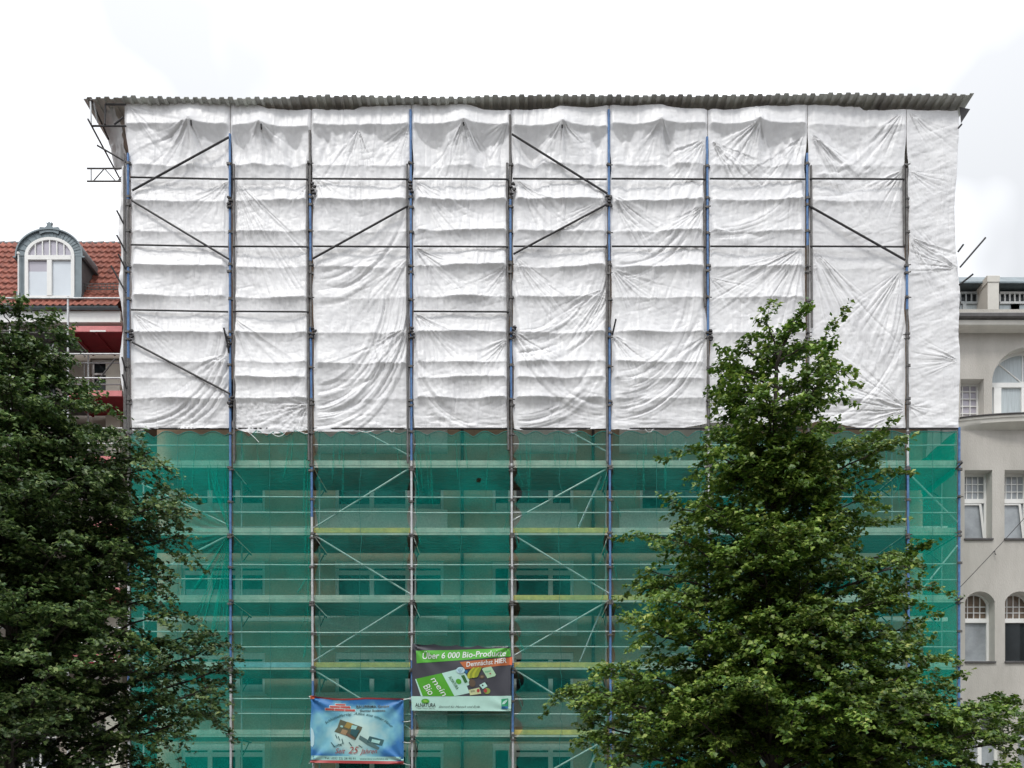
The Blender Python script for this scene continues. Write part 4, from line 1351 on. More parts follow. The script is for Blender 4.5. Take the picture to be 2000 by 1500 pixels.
    s.poly([(730, 770), (830, 800), (790, 880), (690, 850)], flat('print_sand', (0.32, 0.22, 0.12)), 2)
    s.poly([(900, 700), (1000, 720), (960, 800), (880, 770)], teal, 2)
    s.poly([(890, 770), (1040, 790), (970, 920), (870, 850)], dt, 3)
    s.poly([(700, 700), (745, 715), (735, 745), (690, 730)], teal, 2)
    s.poly([(790, 845), (830, 850), (950, 930), (940, 960), (820, 890)], flat('print_rust', (0.16, 0.09, 0.06)), 3)
    s.poly([(1210, 895), (1465, 960), (1430, 1065), (1160, 1005)], dt, 1)
    s.poly([(1255, 945), (1400, 975), (1380, 1030), (1240, 1000)], teal, 2)
    s.poly([(1040, 880), (1180, 960), (1390, 1100), (1360, 1140), (1180, 1060), (1020, 950)], flat('print_slate', (0.09, 0.17, 0.17)), 0.6)
    for (x, y, a) in ((600, 870, 1.1), (650, 900, 1.2), (715, 945, 1.3), (840, 1005, .9), (1010, 1060, .5), (640, 1040, .2)):
        s.poly([(x, y), (x + 14, y - 6), (x + 14 + 70 * math.cos(a), y + 70 * math.sin(a)), (x + 70 * math.cos(a), y + 8 + 70 * math.sin(a))], dt, 2)
    s.poly([(525, 1010), (540, 1004), (600, 1080), (585, 1090)], dt, 2); s.poly([(585, 1090), (590, 1075), (760, 1010), (765, 1020)], dt, 2.5)
    s.text('Seit', 605, 1200, 780, 1198, 88, re, 3, 0.4, 0.0)
    s.text('25', 830, 1200, 1020, 1198, 118, re, 3, 0.4, 0.0)
    s.text('Jahren', 1035, 1202, 1345, 1198, 82, re, 3, 0.4, 0.0)
    s.text('Tel.: (032 22) 28 95 91', 415, 1302, 960, 1308, 36, ink, 2)
    s.text('www.bau-sudziske.de', 1035, 1308, 1535, 1312, 32, ink, 2)
    s.mats.append(M['whitewin']); ci = len(s.mats) - 1
    for (a, b) in (((1808, 252), (1935, 215)), ((1806, 1375), (1935, 1405)), ((1812, 640), (1935, 625)), ((1812, 1000), (1935, 1015)), ((172, 205), (140, 190)), ((165, 1365), (135, 1372))):
        s.mb.path([s.pt(*a, 1), s.pt((a[0] + b[0]) / 2, (a[1] + b[1]) / 2 + 6, 2), s.pt(*b, 0)], 0.008, 5, ci)
        s.ell(a[0] - (14 if a[0] > 900 else -14), a[1], 9, 9, ink, 4)
    o = s.mb.build('banner', s.mats, None, True)
    tag(o, 'sky blue builder banner with red bricks and Seit 25 Jahren, lower of the two banners', 'banner')


banners()


# ----------------------------------------------------------------------------------------------- house on the left
def left_house():
    root = empty('tiled_house', (-17, 26, 0))
    YH = 26.0
    XR = PX(247, 26.0) - 0.02
    XL = XR - 12.5
    # walls with openings
    W = lambda px: PX(px, YH)
    Z = lambda py: PZ(py, YH)
    holes = []
    for k in range(6):
        for (a, b) in ((176, 236), (40, 110), (-110, -40), (-260, -190), (-400, -330)):
            holes.append((W(a), W(b), Z(790 + k * 178), Z(700 + k * 178)))
    holes = [h for h in holes if h[2] > 0.4]
    m = MB()
    wall_holes(m, XL, XR, 0, PZ(628, YH), YH, holes, 0.2)
    m.add([(XR, YH, 0), (XR, 36, 0), (XR, 36, 18), (XR, YH, 18)], [(0, 1, 2, 3)])
    m.add([(XL, YH, 0), (XL, 36, 0), (XL, 36, 18), (XL, YH, 18)], [(0, 3, 2, 1)])
    m.add([(XL, 36, 0), (XR, 36, 0), (XR, 36, 18), (XL, 36, 18)], [(0, 3, 2, 1)])
    m.build('wall', M['greywall'], root)
    for h in holes:
        a, b, c, d = h
        f = MB()
        frame_bars(f, a + .003, b - .003, c + .003, d - .003, YH + .1, YH + .17, 0.07, [(a + b) / 2], [c + (d - c) * .7], 0.06)
        f.box(a - .05, b + .05, YH - .08, YH + .1, c - .06, c + .001)
        wo = f.build('window', M['whitewin'], root)
        g = MB()
        g.add([(a + .07, YH + .14, c + .07), (b - .07, YH + .14, c + .07), (b - .07, YH + .14, d - .07), (a + .07, YH + .14, d - .07)], [(0, 1, 2, 3)])
        g.build('pane', M['darkglass'], wo)
    # cream pilaster beside the scaffolding
    p = MB(); p.box(PX(208, 25.9), PX(236, 25.9), 25.85, 26.0, 0.1, PZ(706, 25.9), bev=0.02)
    p.build('pilaster', M['cream'], root)
    # eaves: gutter, fascia, soffit
    ye = 25.55
    g = MB()
    n = 8
    ring = [(ye - 0.07 * math.cos(t), PZ(600, ye) - 0.075 * math.sin(t)) for t in [math.pi * k / n for k in range(n + 1)]]
    g.grid([[(XL, y, z) for y, z in ring], [(XR, y, z) for y, z in ring]])
    g.grid([[(XR, y * .999 + .0256, z + 0.005) for y, z in ring], [(XL, y * .999 + .0256, z + .005) for y, z in ring]])
    g.build('gutter', M['zinc'], root, True)
    g = MB()
    g.box(XL, XR, ye + .08, ye + .16, PZ(624, ye), PZ(604, ye))
    g.box(XL, XR, ye + .06, ye + .159, PZ(627, ye), PZ(624, ye) - 0.002)
    g.box(XL, XR, ye + .16, YH, PZ(624, ye) + .06, PZ(624, ye) + .1)
    g.build('fascia', M['whitewin'], root)
    # tiled slope
    yb, zb = 25.5, PZ(599, 25.5)
    pitch = R(60)
    Ls = 3.95
    NC = 12
    per = 0.205
    nx = int((XR - XL) / per * 7)
    sv = []
    for k in range(NC):
        for t, h in ((0.0, 0.034), (0.03, 0.040), (0.5, 0.018), (0.985, 0.0)):
            sv.append(((k + t) / NC * Ls, h, k))
    xs = np.linspace(XL, XR, nx)
    rs = np.random.RandomState(3)
    jit = rs.rand(NC, 200) * 0.012
    V = []
    for (s, h, k) in sv:
        ph = (xs - XL) / per
        w = 0.5 + 0.5 * np.cos(2 * np.pi * ph)
        w = w ** 1.6
        hh = h + 0.042 * w + jit[k][np.clip(ph.astype(int), 0, 199)]
        V.append(np.stack([xs, yb + s * math.cos(pitch) - hh * math.sin(pitch), zb + s * math.sin(pitch) + hh * math.cos(pitch) - 0.0], -1))
    V = np.array(V)
    nr = len(sv)
    i, j = np.meshgrid(np.arange(nr - 1), np.arange(nx - 1), indexing='ij')
    a = (i * nx + j).ravel()
    Fq = np.stack([a, a + 1, a + nx + 1, a + nx], -1)
    np_mesh('roof', V.reshape(-1, 3), Fq, M['tile'], root, smooth=False)
    zr, yr = zb + Ls * math.sin(pitch), yb + Ls * math.cos(pitch)
    m = MB()
    x = XL
    while x < XR:
        x2 = min(x + 0.38, XR)
        m.tube((x, yr + .05, zr + .0), (x2, yr + .05, zr + .01), 0.075, 10, r2=0.09)
        x += 0.38
    m.build('ridge_tile', M['gutter'], root, True)
    m = MB()
    m.add([(XL, yr + .05, zr), (XR, yr + .05, zr), (XR, 36, zr - .5), (XL, 36, zr - .5)], [(0, 1, 2, 3)])
    m.build('rear_roof', M['tile'], root)
    # snow guard
    g = MB()
    for k in range(3):
        s = 0.72 + k * 0.09
        g.tube((PX(160, 25.9), yb + .36 - .1 + 0 * k, zb + s), (XR, yb + .36 - .1, zb + s), 0.012, 6)
    for k in range(14):
        x = PX(160, 25.9) + k * 0.1
        if x < XR:
            g.tube((x, yb + .26, zb + .7), (x, yb + .26, zb + .92), 0.008, 5)
    for x in (PX(170, 25.9), PX(225, 25.9)):
        g.tube((x, yb + .26, zb + .7), (x, yb + .42, zb + .62), 0.012, 5)
    g.build('snow_guard', M['grey'], root)
    # dormer
    YD = 25.6
    D = lambda px, py: (PX(px, YD), PZ(py, YD))
    cx = PX(97.5, YD)
    k = YD / F
    zs = PZ(500, YD)
    def arc(rx, rz, n=24):
        return [(cx + rx * math.cos(t), zs + rz * math.sin(t)) for t in [math.pi * i / n for i in range(n + 1)]]
    dm = MB()
    zb0 = PZ(582, YD)
    out = arc(64 * k, 50 * k)
    inn = arc(48.5 * k, 36 * k)
    for i in range(24):                            # zinc face of the arch, segment by segment
        q = [out[i], out[i + 1], inn[i + 1], inn[i]]
        dm.add([(x, YD - (0.012 if i % 2 else 0.006), z) for x, z in q], [(0, 1, 2, 3)])
        if i % 2 == 0 and i:
            a, b = out[i], inn[i]
            dm.tube((a[0], YD - .012, a[1]), (b[0], YD - .012, b[1]), 0.012, 6)
    for sx in (-1, 1):
        xa, xb = sorted((cx + sx * 48.5 * k, cx + sx * 62 * k))
        dm.box(xa, xb, YD, YD + 0.06, zb0, zs)
        xc = cx + sx * 61 * k
        dm.add([(xc, YD + .06, zb0), (xc, 27.0, zb0), (xc, 27.0, zs), (xc, YD + .06, zs)], [(0, 1, 2, 3)])
        fx = cx + sx * 55 * k
        dm.prism([(fx - .12, zb0 - .05), (fx + .12, zb0 - .05), (fx + .1 + .05 * sx, zb0 + .12), (fx - .1 + .05 * sx, zb0 + .18)], YD - .06, YD - .001)
    do = dm.build('dormer', M['zinc'], root)
    rf = MB()
    o1, o2 = arc(66 * k, 52 * k, 30), arc(63.5 * k, 49.5 * k, 30)
    rows = []
    ext = [(cx + 66 * k, zs - 0.05)]
    pr = ext + o1 + [(cx - 66 * k, zs - .05)]
    for y in (YD - 0.07, 26.2, 26.9, 27.6):
        rows.append([(x, y, z) for x, z in pr])
    rf.grid(rows)
    pr2 = [(cx + 63.5 * k, zs - .05)] + o2 + [(cx - 63.5 * k, zs - .05)]
    rf.grid([[(x, y, z) for x, z in pr2] for y in (27.6, YD - .07)])
    rf.grid([[(x, YD - .07, z) for x, z in pr2], [(x, YD - .07, z) for x, z in pr]])
    for sx in (-1, 1):                             # the flared lower lip of the vault
        x0 = cx + sx * 64.5 * k
        rf.box(min(x0, x0 + sx * .09), max(x0, x0 + sx * .09), YD - .07, 27.4, zs - .09, zs - .05)
    rf.build('vault', M['zinc'], do, True)
    # window of the dormer
    wf = MB()
    inn2 = arc(48.5 * k, 36 * k, 30); gl = arc(42 * k, 30.5 * k, 30)
    for i in range(30):
        q = [inn2[i], inn2[i + 1], gl[i + 1], gl[i]]
        wf.prism(q, YD - 0.03, YD + 0.05)
    b0, b1 = cx - 48.5 * k, cx + 48.5 * k
    wf.box(b0, b0 + .11, YD - .03, YD + .05, zb0, zs)
    wf.box(b1 - .11, b1, YD - .03, YD + .05, zb0, zs)
    wf.box(b0 + .11, b1 - .11, YD - .045, YD + .05, zs - .14, zs + .0)
    wf.box(b0 + .11, b1 - .11, YD - .03, YD + .05, zb0, zb0 + .06)
    wf.box(cx - .075, cx + .075, YD - .04, YD + .05, zb0 + .06, zs - .14)
    for q in (-28, -14, 0, 14, 28):
        x = cx + q * k
        hz = zs + 30.5 * k * math.sqrt(max(0, 1 - (q / 42) ** 2)) - .003
        wf.box(x - .016, x + .016, YD - .022, YD + .03, zs + .001, hz)
    wf.build('window_frame', M['whitewin'], do)
    for (a, b, mt, z0, z1) in ((b0 + .11, cx - .075, 'blind', zb0 + .06, zb0 + .06 + 0.80), (b0 + .11, cx - .075, 'lilac', zb0 + .86, zs - .14), (cx + .075, b1 - .11, 'blind', zb0 + .06, zs - .14)):
        g = MB(); g.add([(a, YD + .02, z0), (b, YD + .02, z0), (b, YD + .02, z1), (a, YD + .02, z1)], [(0, 1, 2, 3)])
        g.build('pane', M[mt], do)
    g = MB(); g.add([(x, YD + .02, z) for x, z in gl], [tuple(range(len(gl)))])
    g.build('fanlight', M['lilac'], do)
    f = MB()
    zt = zs + 50 * k
    pts = [(-20, 0), (-18, 6), (-8, 5), (-4, 9), (-5.5, 15), (-2.2, 13.5), (0, 17), (2.2, 13.5), (5.5, 15), (4, 9), (8, 5), (18, 6), (20, 0), (18, -8), (8, -4), (-8, -4), (-18, -8)]
    pts = [(cx + a * k, zt - .02 + b * k) for a, b in pts]
    c = len(pts)
    f.add([(cx, YD - .05, zt)] + [(x, YD - .05, z) for x, z in pts] + [(cx, YD + .02, zt)] + [(x, YD + .02, z) for x, z in pts],
          [(0, 1 + (i + 1) % c, 1 + i) for i in range(c)] + [(c + 1, c + 2 + i, c + 2 + (i + 1) % c) for i in range(c)] + [(1 + i, 1 + (i + 1) % c, c + 2 + (i + 1) % c, c + 2 + i) for i in range(c)])
    f.build('finial', M['zinc'], do)
    d = MB()
    d.tube((PX(36, 25.5), 25.5, PZ(577, 25.5)), (PX(36, 25.5), 25.5, PZ(497, 25.5)), 0.022, 8)
    d.tube((PX(36, 25.5), 25.5, PZ(497, 25.5)), (PX(36, 25.5), 25.5, PZ(493, 25.5)), 0.045, 8)
    d.build('vent_pipe', M['whitewin'], do, True)
    tag(root, 'house with red tiled roof and arched zinc dormer behind the left tree', 'house')


left_house()


def left_scaffold():
    root = empty('scaffolding', (-16, 24.6, 0))
    Ya, Yb = 24.7, 25.5
    g = None
    XR = PX(240, Ya)
    XL = XR - 13
    xs = [PX(133, Ya), PX(20, Ya), PX(20, Ya) - 2.6, PX(20, Ya) - 5.2, PX(20, Ya) - 7.8]
    zs0 = PZ(580, Ya)
    for i, x in enumerate(xs):
        m = MB()
        m.tube((x, Ya, 0), (x, Ya, zs0 if i == 0 else PZ(636, Ya)), 0.034, 10)
        for z in np.arange(2.0, zs0, 2.0):
            m.tube((x, Ya, z), (x, Ya, z + .12), 0.045, 10)
        m.build('standard', M['pale'], root, True)
        m = MB(); m.tube((x + .2, Yb, 0), (x + .2, Yb, PZ(690, Yb)), 0.026, 8)
        m.build('standard', M['pale'], root, True)
    for y in (583, 692, 739, 837, 867, 966, 997, 1096, 1127, 1226, 1256):
        m = MB()
        m.tube((XL, Ya - .03, PZ(y, Ya)), (XR, Ya - .03, PZ(y, Ya) - .01), 0.024, 8)
        m.build('guard_rail', M['pale'], root, True)
    for y in (709, 751, 842, 880, 975):
        m = MB()
        m.tube((PX(150, Yb), Yb, PZ(y, Yb)), (PX(238, Yb), Yb, PZ(y, Yb)), 0.022, 8)
        m.build('guard_rail', M['pale'], root, True)
    for lv in (649, 775, 903, 1032, 1160, 1290):
        z = PZ(lv, Ya)
        xr = PX(238, Ya) if lv > 700 else PX(238, Ya)
        xl = PX(135, Ya)
        m = MB()
        m.box(xl, xr, Ya + .02, Ya + 1.2, z, z + .06, bev=.01)
        for k in range(2):
            m.box(xl + k * .7 + .1, xl + k * .7 + .16, Ya + .03, Ya + 1.19, z - .05, z - .002)
        dk = m.build('deck', M['red'], root)
        m = MB()
        for k in range(4):
            m.box(XL, PX(131, Ya), Ya + .04 + k * .29, Ya + .04 + k * .29 + .27, z, z + .055)
        m.tube((XL, Ya - .02, z + .03), (PX(131, Ya), Ya - .02, z + .03), 0.026, 8)
        m.build('deck', M['grey'], root)
        t = MB(); t.box(xl, xr, Ya - .01, Ya + .018, z + .015, z + .19, bev=.005)
        t.build('toe_board', M['pink'], dk)
        if lv == 649:
            t = MB(); t.box(PX(176, Ya), PX(207, Ya), Ya - .018, Ya - .012, z + .01, z + .055)
            t.build('marker_plate', M['whitewin'], dk)
    for (a, b) in (((106, 668), (80, 738)), ((114, 672), (90, 738)), ((140, 652), (166, 697)), ((163, 905), (163, 880)), ((20, 700), (20, 637)), ((165, 760), (165, 712)), ((112, 800), (150, 868)), ((225, 700), (185, 752)), ((60, 647), (133, 645))):
        m = MB()
        m.tube(P(*a, Ya + .3), P(*b, Ya + .3), 0.024, 8)
        m.build('brace', M['pale'] if a[0] < 130 else M['grey'], root, True)
    tag(root, 'galvanised scaffolding with red decks in front of the red roofed house', 'scaffolding')
    # the firm's red board on its lower rail
    s = Sheet(0, 0, 1.0, lambda x, y: 0.0, Y0 + .55)
    s.quad([(140, 1275), (241, 1274), (241, 1288), (140, 1289)], flat('sign_red', (0.30, 0.03, 0.05)), 0, 10, 2)
    s.text('GERÜSTBAU', 150, 1286, 236, 1285, 8.5, flat('sign_white', (0.75, 0.72, 0.72)), 1, 0, 0.02)
    o = s.mb.build('sign', s.mats, None)
    m = MB(); p, q = P(139, 1275, Y0), P(242, 1289, Y0)
    m.box(p.x, q.x, Y0 + .555, Y0 + .58, q.z, p.z)
    m.build('backing_board', M['dark'], o)
    tag(o, 'red signboard with white capital letters behind the left tree', 'sign')


left_scaffold()


# ----------------------------------------------------------------------------------------------- house on the right
def right_house():
    root = empty('stucco_house', (18, 26, 0))
    YH = 26.0
    W = lambda px: PX(px, YH)
    Z = lambda py: PZ(py, YH)
    XL, XR = W(1871), W(1871) + 11.5
    holes = []
    # (photo columns, top, bottom, rise, kind)
    spec = []
    for (a, b) in ((1884, 1938), (1962, 2016)):
        spec.append((a, b, 918, 1052, 0, 'cross'))
    for (a, b) in ((1885, 1943), (1963, 2021)):
        spec.append((a, b, 1155, 1292, 20, 'arched'))
    for (a, b) in ((1890, 1960), (1988, 2058)):
        spec.append((a, b, 1392, 1530, 0, 'low'))
    spec.append((1876, 1922, 740, 812, 0, 'small'))
    spec.append((1938, 2084, 677, 812, 62, 'great'))
    spec.append((2102, 2148, 740, 812, 0, 'small'))
    for (a, b) in ((2090, 2144), (2168, 2222)):
        spec.append((a, b, 918, 1052, 0, 'cross'))
    for (a, b) in ((2090, 2148), (2168, 2226)):
        spec.append((a, b, 1155, 1292, 20, 'arched'))
    for s in spec:
        holes.append((W(s[0]), W(s[1]), Z(s[3]), Z(s[2]), (s[4] / 60.0)))
    m = MB()
    dep = {'great': 0.34}
    D = 0.46
    wall_holes(m, XL, XR, 0, Z(604), YH, holes, D, 0, 1)
    m.add([(XL, YH, 0), (XL, 38, 0), (XL, 38, 17.5), (XL, YH, 17.5)], [(0, 3, 2, 1)])
    m.add([(XR, YH, 0), (XR, 38, 0), (XR, 38, 17.5), (XR, YH, 17.5)], [(0, 1, 2, 3)])
    m.add([(XL, 38, 0), (XR, 38, 0), (XR, 38, 17.5), (XL, 38, 17.5)], [(0, 3, 2, 1)])
    m.build('wall', [M['stucco'], M['reveal']], root)
    for s, h in zip(spec, holes):
        a, b, c, d, rise = h
        kind = s[5]
        y0, y1 = YH + D - 0.13, YH + D - 0.05
        yg = YH + D - 0.08
        f = MB()
        panes = []
        if kind in ('cross', 'arched'):
            zt = c + (d - c) * (0.60 if kind == 'cross' else 0.615)
            t = 0.075
            f.box(a, a + t, y0, y1, c, d - rise); f.box(b - t, b, y0, y1, c, d - rise)
            f.box(a + t, b - t, y0, y1, c, c + t)
            f.box(a + t, b - t, y0 - .02, y1, zt - .07, zt + .07)
            if rise:
                oa, ia = arch_pts(a, b, d - rise, rise, 16), arch_pts(a + t, b - t, d - rise, rise - t * .6, 16)
                for i in range(16):
                    f.prism([oa[i], oa[i + 1], ia[i + 1], ia[i]], y0, y1)
                topz = lambda x: d - rise + (rise - t * .6) * (1 - ((x - (a + b) / 2) / ((b - a) / 2 - t)) ** 2)
            else:
                f.box(a + t, b - t, y0, y1, d - t, d)
                topz = lambda x: d - t
            for q in range(1, 4):                                          # muntins of the top light
                x = a + t + (b - a - 2 * t) * q / 4
                f.box(x - .012, x + .012, y0 + .02, y1 - .02, zt + .07, topz(x) - .004)
            for q in range(1, 3):
                z = zt + .07 + (d - t - zt - .07 - (rise * .45)) * q / 3
                f.box(a + t, b - t, y0 + .023, y1 - .023, z - .012, z + .012)
            if kind == 'cross':                                            # sash tilted inwards
                f.box(a + t + .002, a + t + .05, y0 - .01, y1 - .01, c + t, zt - .07)
                for q, (xa, xb) in enumerate(((b - t - .17, b - t - .09),)):
                    f.add([(xa + .13, y0 - .012, c + t + .03), (xb + .135, y0 - .012, c + t + .03), (xb, y0 - .012, zt - .10), (xa, y0 - .012, zt - .10)], [(0, 1, 2, 3)])
                f.box(a + t + .05, b - t - .10, y0 - .008, y1 - .012, zt - .125, zt - .075)
            f.box(a - .02, b + .02, YH - .05, YH + D - .131, c - .05, c + .002, 1)
            rows = [(a + t, b - t, c + t, zt - .07, 'greyglass' if (kind == 'cross') else ('darkglass' if s[0] > 1950 else 'greyglass'))]
            wo = f.build('window', [M['whitewin'], M['gutter']], root)
            for (p, q, z0, z1, mt) in rows:
                g = MB(); g.add([(p, yg, z0), (q, yg, z0), (q, yg, z1), (p, yg, z1)], [(0, 1, 2, 3)])
                g.build('pane', M[mt], wo)
            g = MB()
            if rise:
                pts = [(a + t, zt + .07), (b - t, zt + .07)] + arch_pts(a + t, b - t, d - rise, rise - t * .6, 16)
            else:
                pts = [(a + t, zt + .07), (b - t, zt + .07), (b - t, d - t), (a + t, d - t)]
            g.add([(x, yg, z) for x, z in pts], [tuple(range(len(pts)))])
            g.build('pane', M['greyglass'] if not rise else M['lattice_glass'], wo)
        elif kind == 'small':
            t = 0.05
            bars = [a + (b - a) * .33, a + (b - a) * .66]
            frame_bars(f, a, b, c, d, y0, y1, t, bars, [c + (d - c) * q / 5 for q in range(1, 5)], 0.026)
            wo = f.build('window', M['whitewin'], root)
            g = MB(); g.add([(a + t, yg, c + t), (b - t, yg, c + t), (b - t, yg, d - t), (a + t, yg, d - t)], [(0, 1, 2, 3)])
            g.build('pane', M['lilac'], wo)
        elif kind == 'low':
            t = 0.10
            frame_bars(f, a, b, c, d, y0, y1, t, [(a + b) / 2], [c + (d - c) * .62], 0.13)
            f.box(a - .02, b + .02, YH - .05, YH + D - .131, c - .05, c + .002)
            wo = f.build('window', M['whitewin'], root)
            g = MB(); g.add([(a + t, yg, c + t), (b - t, yg, c + t), (b - t, yg, d - t), (a + t, yg, d - t)], [(0, 1, 2, 3)])
            g.build('pane', M['greyglass'], wo)
        else:
            t = 0.08
            spring = d - rise
            zt = Z(741)
            oa, ia = arch_pts(a, b, spring, rise, 32), arch_pts(a + t, b - t, spring, rise - t, 32)
            for i in range(32):
                f.prism([oa[i], oa[i + 1], ia[i + 1], ia[i]], y0, y1)
            f.box(a, a + t, y0, y1, c, spring); f.box(b - t, b, y0, y1, c, spring)
            f.box(a + t, b - t, y0 - .02, y1, zt - .09, zt + .06)
            xm = (a + b) / 2
            for ang in (45, 90, 135):
                e = (xm + math.cos(R(ang)) * 1.25, zt + .06 + math.sin(R(ang)) * 1.02)
                f.tube((xm, (y0 + y1) / 2, zt + .06), (e[0], (y0 + y1) / 2, min(e[1], d - .06)), 0.022, 6)
            for x in (a + .37, b - .37):
                f.box(x - .12, x + .12, y0 - .015, y1, c, zt - .09)
            f.box(xm - .06, xm + .06, y0 - .015, y1, c + .1, zt - .09)
            wo = f.build('window', M['whitewin'], root)
            g = MB(); pts = [(a + t, zt + .06), (b - t, zt + .06)] + ia
            g.add([(x, yg, z) for x, z in pts], [tuple(range(len(pts)))])
            g.build('fanlight', M['curtain'], wo)
            g = MB(); g.add([(a + t, yg, c), (b - t, yg, c), (b - t, yg, zt - .09), (a + t, yg, zt - .09)], [(0, 1, 2, 3)])
            g.build('pane', M['curtain'], wo)
    # curved ledge of the balcony
    m = MB()
    n = 40
    rows = []
    for i in range(n + 1):
        px = 1871 + (2152 - 1871) * i / n
        x = W(px)
        prot = 0.04 + 0.33 * math.sin(math.pi * i / n) ** 0.8
        zt = Z(822)
        prof = [(0, 0.05), (-prot, 0.05), (-prot - .03, 0.03), (-prot - .03, -.04), (-prot, -.06), (-prot + .02, -.17), (-prot * .6, -.22), (0, -.30)]
        rows.append([(x, YH - .002 + p, zt + z) for p, z in prof])
    m.grid(rows)
    m.build('balcony_ledge', M['stucco_trim'], root, True)
    m = MB()
    m.path([(W(1871 + 281 * i / n), YH - .09 - .33 * math.sin(math.pi * i / n) ** .8, Z(822) + .055) for i in range(n + 1)], 0.028, 6)
    m.build('ledge_flashing', M['gutter'], root)
    # cornice
    m = MB()
    for (ya, yb, pa, pb, mi) in ((25.56, 26.0, 624, 634.5, 0), (25.70, 26.0, 635, 640, 1), (25.80, 26.0, 640.3, 644, 1), (25.90, 26.0, 644.3, 648, 1)):
        m.box(XL - .5, XR, ya, yb, PZ(pb, ya), PZ(pa, ya), mi, 0.015)
    m.build('cornice', [M['stucco_trim'], M['stucco_trim']], root)
    m = MB()
    yg = 25.5
    zg = PZ(611, yg)
    ring = [(yg - 0.02, zg), (yg - .06, zg - .04), (yg - .06, zg - .14), (yg, zg - .17), (yg + .2, zg - .17), (yg + .2, zg + .0)]
    m.grid([[(XL - .5, y, z) for y, z in ring], [(XR, y, z) for y, z in ring]])
    m.add([(XL - .5, y, z) for y, z in ring], [tuple(range(len(ring)))])
    m.build('gutter', M['gutter'], root)
    # attic set back, with its band of windows and a firewall head between
    YA = 27.6
    A = lambda px: PX(px, YA)
    ZA = lambda py: PZ(py, YA)
    m = MB()
    m.box(XL + .1, XR, YA + .1, 36, 17.3, ZA(566))
    m.build('attic_wall', M['gutter'], root)
    m = MB()
    m.box(XL + .1, XR, YA - .35, 36, ZA(566) + .002, ZA(564) + .02)
    m.add([(XL + .1, YA - .35, ZA(564) + .02), (XR, YA - .35, ZA(564) + .02), (XR, YA + .35, ZA(545) + .3), (XL + .1, YA + .35, ZA(545) + .3)], [(0, 1, 2, 3)])
    m.add([(XL + .1, YA + .35, ZA(545) + .3), (XR, YA + .35, ZA(545) + .3), (XR, 36, ZA(545)), (XL + .1, 36, ZA(545))], [(0, 1, 2, 3)])
    m.build('attic_roof', M['zinc'], root)
    for (a, b) in ((1876, 1919), (1953, 2040), (2070, 2150)):
        f = MB()
        xa, xb = A(a), A(b)
        zc = ZA(591.5)
        f.box(xa, xb, YA - .02, YA + .06, zc - .04, zc + .04)
        f.box(xa, xb, YA - .02, YA + .06, ZA(574), ZA(570))
        n = max(3, int((b - a) / 9.5))
        for q in range(n + 1):
            x = xa + (xb - xa) * q / n
            f.box(x - .022, x + .022, YA - .01, YA + .05, zc + .041, ZA(574) - .001)
        for px in ([1883.5] if a < 1900 else [1979, 1987]):
            f.box(A(px) - .06, A(px) + .06, YA - .02, YA + .06, ZA(612), zc - .041)
        wo = f.build('window', M['whitewin'] if a > 1950 else M['zinc_pale'], root)
        g = MB(); g.add([(xa, YA + .03, ZA(612)), (xb, YA + .03, ZA(612)), (xb, YA + .03, zc - .04), (xa, YA + .03, zc - .04)], [(0, 1, 2, 3)])
        g.build('pane', M['curtain'], wo)
        g = MB(); g.add([(xa, YA + .03, zc + .04), (xb, YA + .03, zc + .04), (xb, YA + .03, ZA(574)), (xa, YA + .03, ZA(574))], [(0, 1, 2, 3)])
        g.build('pane', M['darkglass'], wo)
    YC = 27.0
    m = MB()
    xa, xb = PX(1929, YC), PX(1951, YC)
    m.box(xa, xb, YC, YC + .75, 17.2, PZ(552, YC))
    m.box(xa - .02, xb + .02, YC - .02, YC + .77, PZ(552, YC) + .002, PZ(538, YC), 0, 0.02)
    m.build('firewall_head', M['stucco_trim'], root)
    h = MB()
    p = P(1940, 1081, YH)
    h.tube((p.x, YH, p.z + .05), (p.x, YH - .08, p.z + .05), 0.016, 6)
    h.path([(p.x, YH - .08, p.z + .07), (p.x, YH - .085, p.z), (p.x + .02, YH - .08, p.z - .07), (p.x + .05, YH - .07, p.z - .05)], 0.012, 6)
    h.build('wall_hook', M['dark'], root)
    tag(root, 'beige stucco house with arched windows to the right of the scaffolding', 'house')
    c = MB()
    p, q = P(1876, 1146, 25.2), P(2150, 838, 25.0)
    c.path([p.lerp(q, t) + Vector((0, 0, -0.10 * 4 * t * (1 - t))) for t in [i / 24 for i in range(25)]], 0.011, 6)
    tag(c.build('cable', M['dark']), 'thin dark cable slanting up across the beige house front', 'cable')


M['lattice_glass'] = pmat('leaded_pane', (0.16, 0.12, 0.09), 0.1, 0, 0.4, 3)
M['zinc_pale'] = pmat('pale_zinc', (0.42, 0.45, 0.46), 0.5, 0.1)
right_house()


